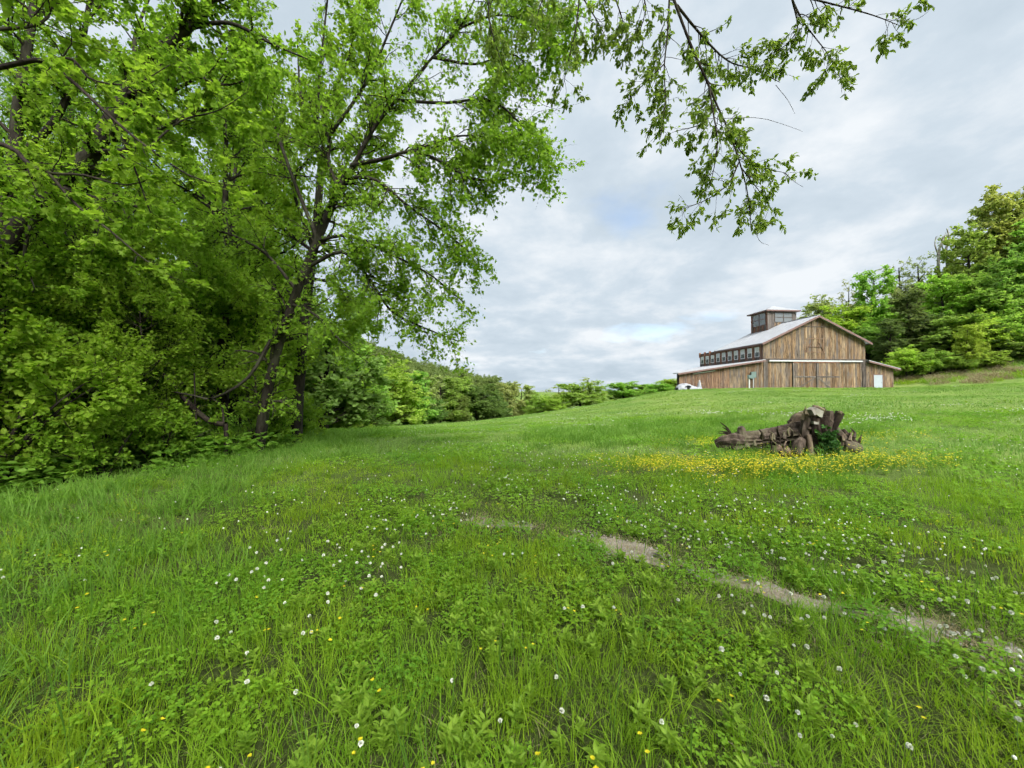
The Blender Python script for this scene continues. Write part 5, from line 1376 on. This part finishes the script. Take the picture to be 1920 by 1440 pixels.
# sparse taller blades and bent leaves everywhere near
x, y = polar(2000, 1.0, 9, .6)
ok = (rs.random(len(x)) > bare(x, y)) & (wood_floor(x, y) < .5)
bg = [blades(540 + i, 7, .05, (.14, .30), (.0035, .007), (.4, 1.2), M_gr, 5) for i in range(5)]
scatter('bent_grass', 'scattered taller bent grass blades in the near meadow', 'grass', bg, *finish(x, y, ok, 5, .7, 1.15))
# broad leafy weeds
x, y = polar(5200, 1.0, 30, .5)
band = np.exp(-((x + .55 - .9 * (y - 2.2) * -.55) / .9) ** 2) * sstep(5.5, 3.5, y)
wm_ = np.clip(.10 + .7 * sstep(.58, .72, fbm(x * .8 + 9, y * .8, 61)) + .55 * band, 0, 1)
ok = (rs.random(len(x)) < wm_) & (rs.random(len(x)) > bare(x, y)) & ~in_stump(x, y) & (wood_floor(x, y) < .6)
wmesh = [weed(580 + i, 4, (.07, .19), (.04, .085), M_weed) for i in range(5)]
scatter('leafy_weeds', 'yellow-green broad leaved weeds dotted through the grass', 'weeds', wmesh, *finish(x, y, ok, 5, .36, .8, .5))
# dry straw on and beside the track
x, y = polar(30000, 1.2, 9, .6)
ok = (rs.random(len(x)) < np.clip(bare(x, y) * .8 + .9 * np.exp(-(seg_dist(x, y, TRK) / .45) ** 2) * .4 + .02, 0, 1))
dm = [blades(600 + i, 12, .10, (.02, .09), (.002, .004), (.6, 2.2), M_dry) for i in range(4)]
scatter('dry_straw', 'dry straw and dead grass along the bare track', 'straw', dm, *finish(x, y, ok, 4, .7, 1.2))
# pebbles on the bare track
def pebble(seed):
    rng = np.random.default_rng(seed); bm = bmesh.new(); bmesh.ops.create_icosphere(bm, subdivisions=1, radius=.011)
    for v in bm.verts: v.co *= rng.uniform(.7, 1.25); v.co.z *= .6
    me = bpy.data.meshes.new('pebble'); bm.to_mesh(me); bm.free(); me.materials.append(M_peb); return me
M_peb = plain_mat('grey_pebble', (0.26, 0.245, 0.22), .85, var=.35, scale=40)
x, y = polar(60000, 1.6, 9, .8)
ok = (bare(x, y) > .3) & (rs.random(len(x)) < .55)
pts, rot, scl, idx = finish(x, y, ok, 4, .25, 1.5, 0, 1.0, .4); pts[:, 2] += .012
scatter('track_pebbles', 'small grey stones strewn over the bare track', 'pebbles', [pebble(710 + i) for i in range(4)], pts, rot, scl, idx)
# flowering grass stems with narrow seed heads
def seed_stem(seed):
    rng = np.random.default_rng(seed); Vs, Qs, b = [], [], 0
    for j in range(3):
        a_ = rng.uniform(0, 6.28); hh = rng.uniform(.24, .46); lx = rng.uniform(.02, .10)
        C = catmull([(0, 0, 0), (lx * .3 * math.cos(a_), lx * .3 * math.sin(a_), hh * .5), (lx * math.cos(a_), lx * math.sin(a_), hh)], 7)
        V, Q = tubes(C[None], np.array([[.0009, .0008, .0008, .0007, .0020, .0022, .0005]]), 4); Vs.append(V); Qs.append(Q + b); b += len(V)
    Q = np.vstack(Qs)
    return np_mesh('stems', np.vstack(Vs), [Q], M_tall, tint=np.full(len(Q), .4))
x, y = polar(1100, 1.2, 14, .8)
ok = (rs.random(len(x)) > bare(x, y)) & (wood_floor(x, y) < .3) & (rs.random(len(x)) < .25 + tall_map(x, y))
scatter('grass_seed_stems', 'thin flowering grass stems rising above the meadow', 'grass', [seed_stem(690 + i) for i in range(4)], *finish(x, y, ok, 4, .8, 1.3))
# woodland floor herbs
x, y = polar(9000, 6, 34, 1.2)
ok = (wood_floor(x, y) > .25)
fmesh = [leafy(620 + i, 16, .22, (.08, .4), (.05, .10), LEAF['deep'], ROUND) for i in range(4)]
scatter('forest_floor_herbs', 'leafy herbs on the shaded woodland floor', 'undergrowth', fmesh, *finish(x, y, ok, 4, .8, 1.6, .3))
# rough grass on the bank at the right
xx, yy_ = np.meshgrid(np.arange(50, 95, 1.5), np.arange(54, 68, 1.5)); x = xx.ravel() + rs.uniform(-.5, .5, xx.size); y = yy_.ravel() + rs.uniform(-.5, .5, xx.size)
ok = ~in_barn(x, y) & (H(x, y) > 2.75); x, y = x[ok], y[ok]
rg = [blades(640 + i, 150, .95, (.35, .95), (.02, .05), (.2, .9), M_dry if i < 3 else M_gr) for i in range(4)]
scatter('bank_grass', 'rough pale grass on the bank below the hillside trees', 'grass', rg, *lay(x, y, np.full(len(x), 1.0), .8, 1.2), rs.integers(0, 4, len(x)))

# yellow flowers around the stump
def dots(seed, n, rad, h, s, mat, petals=5):
    rng = np.random.default_rng(seed); g = Grow(seed)
    a = rng.uniform(0, 6.28, n); r_ = rad * np.sqrt(rng.random(n)); z = rng.uniform(*h, n); pos, ax, nm, sz, ti = [], [], [], [], []
    for j in range(petals):
        b = j * 6.283 / petals + a
        ax_ = norm(np.c_[np.cos(b), np.sin(b), np.full(n, .25)]); nn = np.c_[-np.cos(b) * .25, -np.sin(b) * .25, np.ones(n)]; nn = norm(nn - (nn * ax_).sum(1, keepdims=True) * ax_)
        pos.append(np.c_[r_ * np.cos(a), r_ * np.sin(a), z]); ax.append(ax_); nm.append(nn); sz.append(rng.uniform(*s, n)); ti.append(rng.random(n))
    g.leaf = [tuple(np.concatenate(q) for q in (pos, ax, nm, sz, ti))]
    return g.leaf_mesh('petals', mat, ZERO, CLV)
n = 16000
x = rs.uniform(1.5, 14, n); y = rs.uniform(5.5, 10.8, n)
fy = .75 * np.exp(-((y - 7.3 - .05 * (x - 5)) / (.3 + .55 * fbm(x, y, 73))) ** 2) * sstep(1.2, 2.6, x) * sstep(8.8, 6.2, x) * (.25 + .75 * sstep(.42, .6, fbm(x * .8, y * .8, 71)))
fy = np.maximum(fy, .35 * np.exp(-((y - 10.0) / .5) ** 2) * sstep(3, 5, x) * sstep(12, 8, x) * sstep(.45, .6, fbm(x, y, 72)))
ok = (rs.random(n) < fy * .75) & ~in_stump(x, y)
yd = [dots(660 + i, 7, .14, (.14, .34), (.011, .018), M_yel) for i in range(4)]
scatter('yellow_flowers', 'drift of small yellow flowers in front of the felled trunk', 'flowers', yd, *finish(x, y, ok, 4, .8, 1.2))
x, y = polar(1400, 1.5, 8, .9)
ok = (rs.random(len(x)) < .10 + .75 * np.exp(-(((x - 3.2) / 1.4) ** 2 + ((y - 4.1) / .5) ** 2)) + .5 * np.exp(-(((x + .5) / .5) ** 2 + ((y - 3.9) / .4) ** 2))) & (wood_floor(x, y) < .2)
yb = [dots(670 + i, 2, .07, (.12, .24), (.007, .011), M_yel) for i in range(3)]
scatter('buttercups', 'sparse small yellow buttercups dotted over the near meadow', 'flowers', yb, *finish(x, y, ok, 3, .8, 1.2))

# white clover flowers: the nearest are single things, the rest a mass
def clover_head(seed):
    """ball of small upright and drooping florets"""
    rng = np.random.default_rng(seed); n = 46; g = Grow(seed)
    i = np.arange(n) + .5; ph = np.arccos(1 - 1.75 * i / n); th = i * 2.39996
    d = np.c_[np.sin(ph) * np.cos(th), np.sin(ph) * np.sin(th), np.cos(ph)]
    ax = norm(d + rng.normal(0, .18, d.shape) + np.array([0, 0, .35])); q = norm(np.cross(ax, rng.normal(size=d.shape)))
    g.leaf = [(d * .0035, ax, q, rng.uniform(.0075, .0105, n), rng.random(n))]
    return g.leaf_mesh('flower_head', M_flw, ZERO, CLV)
heads = [clover_head(i) for i in range(3)]
def stem_me(h, seed):
    C = catmull([(0, 0, -.01), (.004 * seed, .003, h * .5), (0, 0, h)], 5)
    V, Q = tubes(C[None], np.full((1, 5), .0012), 4); return np_mesh('stem', V, [Q], M_clv_s)
M_clv_s = plain_mat('flower_stem', (0.09, 0.17, 0.03), .6)
stems = [stem_me(.09 + .03 * i, i) for i in range(4)]
x, y = polar(9500, 1.35, 30, .55)
dn = .05 + .8 * sstep(.45, .62, fbm(x * .6 + 1, y * .6 + 4, 81)) * (1 - .9 * tall_map(x, y))
dn *= .35 + .65 * sstep(-1.2, .6, x + .35 * (y - 2)) 
ok = (rs.random(len(x)) < dn) & (wood_floor(x, y) < .1) & (rs.random(len(x)) > bare(x, y)) & ~in_stump(x, y)
x, y = x[ok], y[ok]; r = np.hypot(x, y); od = np.argsort(r); x, y = x[od], y[od]
uu = x / y * F + 960; vv = HV + EYE / y * F
vis = (uu > 5) & (uu < 1915) & (vv < 1500)
near = np.where(vis)[0][:290]
zz = H(x, y)
rq = random.Random(5)
for i in near:
    s_ = rq.uniform(.7, 1.12); k_ = rq.randrange(4); hh = (.09 + .03 * k_) * s_
    root = empty('clover_flower', (x[i], y[i], zz[i]), rq.uniform(0, 6.28)); root.scale = (s_,) * 3
    root.rotation_euler = (rq.uniform(-.15, .15), rq.uniform(-.15, .15), rq.uniform(0, 6.28))
    tag(root, 'small round white clover flower standing in the near grass', 'flower', 'white clover flowers in the near meadow')
    link('stem', stems[k_], root)
    o = link('flower_head', heads[rq.randrange(3)], root); o.location = (0, 0, .095 + .03 * k_)
restm = np.ones(len(x), bool); restm[near] = False
def far_heads(seed):
    rng = np.random.default_rng(seed); bm = bmesh.new()
    for j in range(1):
        mtx = Matrix.Translation((rng.uniform(-.09, .09), rng.uniform(-.09, .09), rng.uniform(.10, .19)))
        bmesh.ops.create_icosphere(bm, subdivisions=1, radius=.0082, matrix=mtx)
    me = bpy.data.meshes.new('flower_heads'); bm.to_mesh(me); bm.free(); me.materials.append(M_flw); return me
scatter('far_clover_flowers', 'countless tiny white clover flowers farther out in the meadow', 'flowers', [far_heads(i) for i in range(4)], *finish(x, y, restm, 4, .9, 1.3))

# pale clover bloom streaking the far slope
def bloom(seed):
    rng = np.random.default_rng(seed); bm = bmesh.new()
    for j in range(14):
        bmesh.ops.create_icosphere(bm, subdivisions=1, radius=.016, matrix=Matrix.Translation((rng.normal(0, .5), rng.normal(0, .18), rng.uniform(.12, .2))))
    me = bpy.data.meshes.new('flower_heads'); bm.to_mesh(me); bm.free(); me.materials.append(M_flw); return me
n = 5200; u = rs.uniform(1000, 1990, n); y = rs.uniform(13, 50, n); x = (u - 960) / F * y
ok = (rs.random(n) < .04 * sstep(.54, .68, fbm(x * .12 + 3, y * .45, 91))) & ~in_barn(x, y) & (tall_map(x, y) < .5)
pts, rot, scl, idx = finish(x, y, ok, 3, .8, 1.3, 0, 1.0, .03); rot[:, 2] = rs.normal(0, .2, len(rot))
scatter('slope_clover_bloom', 'pale streaks of clover bloom on the slope below the barn', 'flowers', [bloom(700 + i) for i in range(3)], pts, rot, scl, idx)

# ivy at the foot of the root plate
g = Grow(90)
ls = [g.limb([P(1556 + rq.uniform(-18, 18), 858, 8.78), P(1556 + rq.uniform(-22, 18), 838, 8.74), P(1548 + rq.uniform(-18, 20), rq.uniform(800, 830), 8.74)], .006, .003, n=10) for _ in range(12)]
c1, r1 = g.sprout(*Grow.stack(ls), 90, (.1, 1), (.08, .22), (.5, 1.3), up=.1, n=5, rfac=.6, rmin=.002, taper=.2)
g.leaves(c1, 900, (.045, .08), (.1, 1), droop=.3, off=.02, flat=.7)
plant('ivy_plant', g, P(1556, 858, 8.75), M_barkd, M_ivy, ROUND, 'dark green ivy growing up the foot of the root plate', 'ivy', crown='leaves')

# distant wooded hill
n = 900
a = rs.uniform(-.70, .0, n); rr_ = rs.uniform(150, 420, n); x = rr_ * np.sin(a); y = rr_ * np.cos(a)
ok = (H(x, y) > -1.0) | (rr_ > 300)
pts, rot, scl, idx = finish(x, y, ok, 3, .8, 1.25, 0, 1.0, 0)
scatter('distant_wood', 'wooded hill far behind the treeline', 'wood', [fp['round'].crown.copy(), fp['bushy'].crown.copy(), fp['bushy'].crown.copy()], pts, rot, scl, idx)
for src in bpy.data.objects:
    if src.name.startswith('distant_wood_clump'):
        src.data.materials.clear(); src.data.materials.append(LEAF['fari'])
# right hill behind
n = 260
x = rs.uniform(75, 190, n); y = rs.uniform(70, 170, n)
sil = np.interp(x / y * F + 960, [1200, 1540, 1590, 1700, 1800, 1860, 1920, 2100, 2600], [800, 800, 600, 540, 505, 430, 380, 320, 250])
ok = HV - (H(x, y) + 14 - EYE) / y * F > sil
pts, rot, scl, idx = finish(x, y, ok, 2, .8, 1.2, 0, 1.0, 0)
scatter('hillside_wood', 'wooded hill rising behind the right-hand trees', 'wood', [fp['round'].crown.copy(), fp['tall'].crown.copy()], pts, rot, scl, idx)
for src in bpy.data.objects:
    if src.name.startswith('hillside_wood_clump'):
        src.data.materials.clear(); src.data.materials.append(LEAF['fari'])

n = 150
x = rs.uniform(-90, -26, n); y = rs.uniform(-12, 75, n)
ok = x < -30 + .05 * y
scatter('deep_wood', 'deep mass of the left-hand wood beyond the nearer trees', 'wood', [fp['round'].crown.copy(), fp['tall'].crown.copy()], *finish(x, y, ok, 2, 1.0, 1.5, 0, 1.0, 0))
for src in bpy.data.objects:
    if src.name.startswith('deep_wood_clump'):
        src.data.materials.clear(); src.data.materials.append(LEAF['fari'])
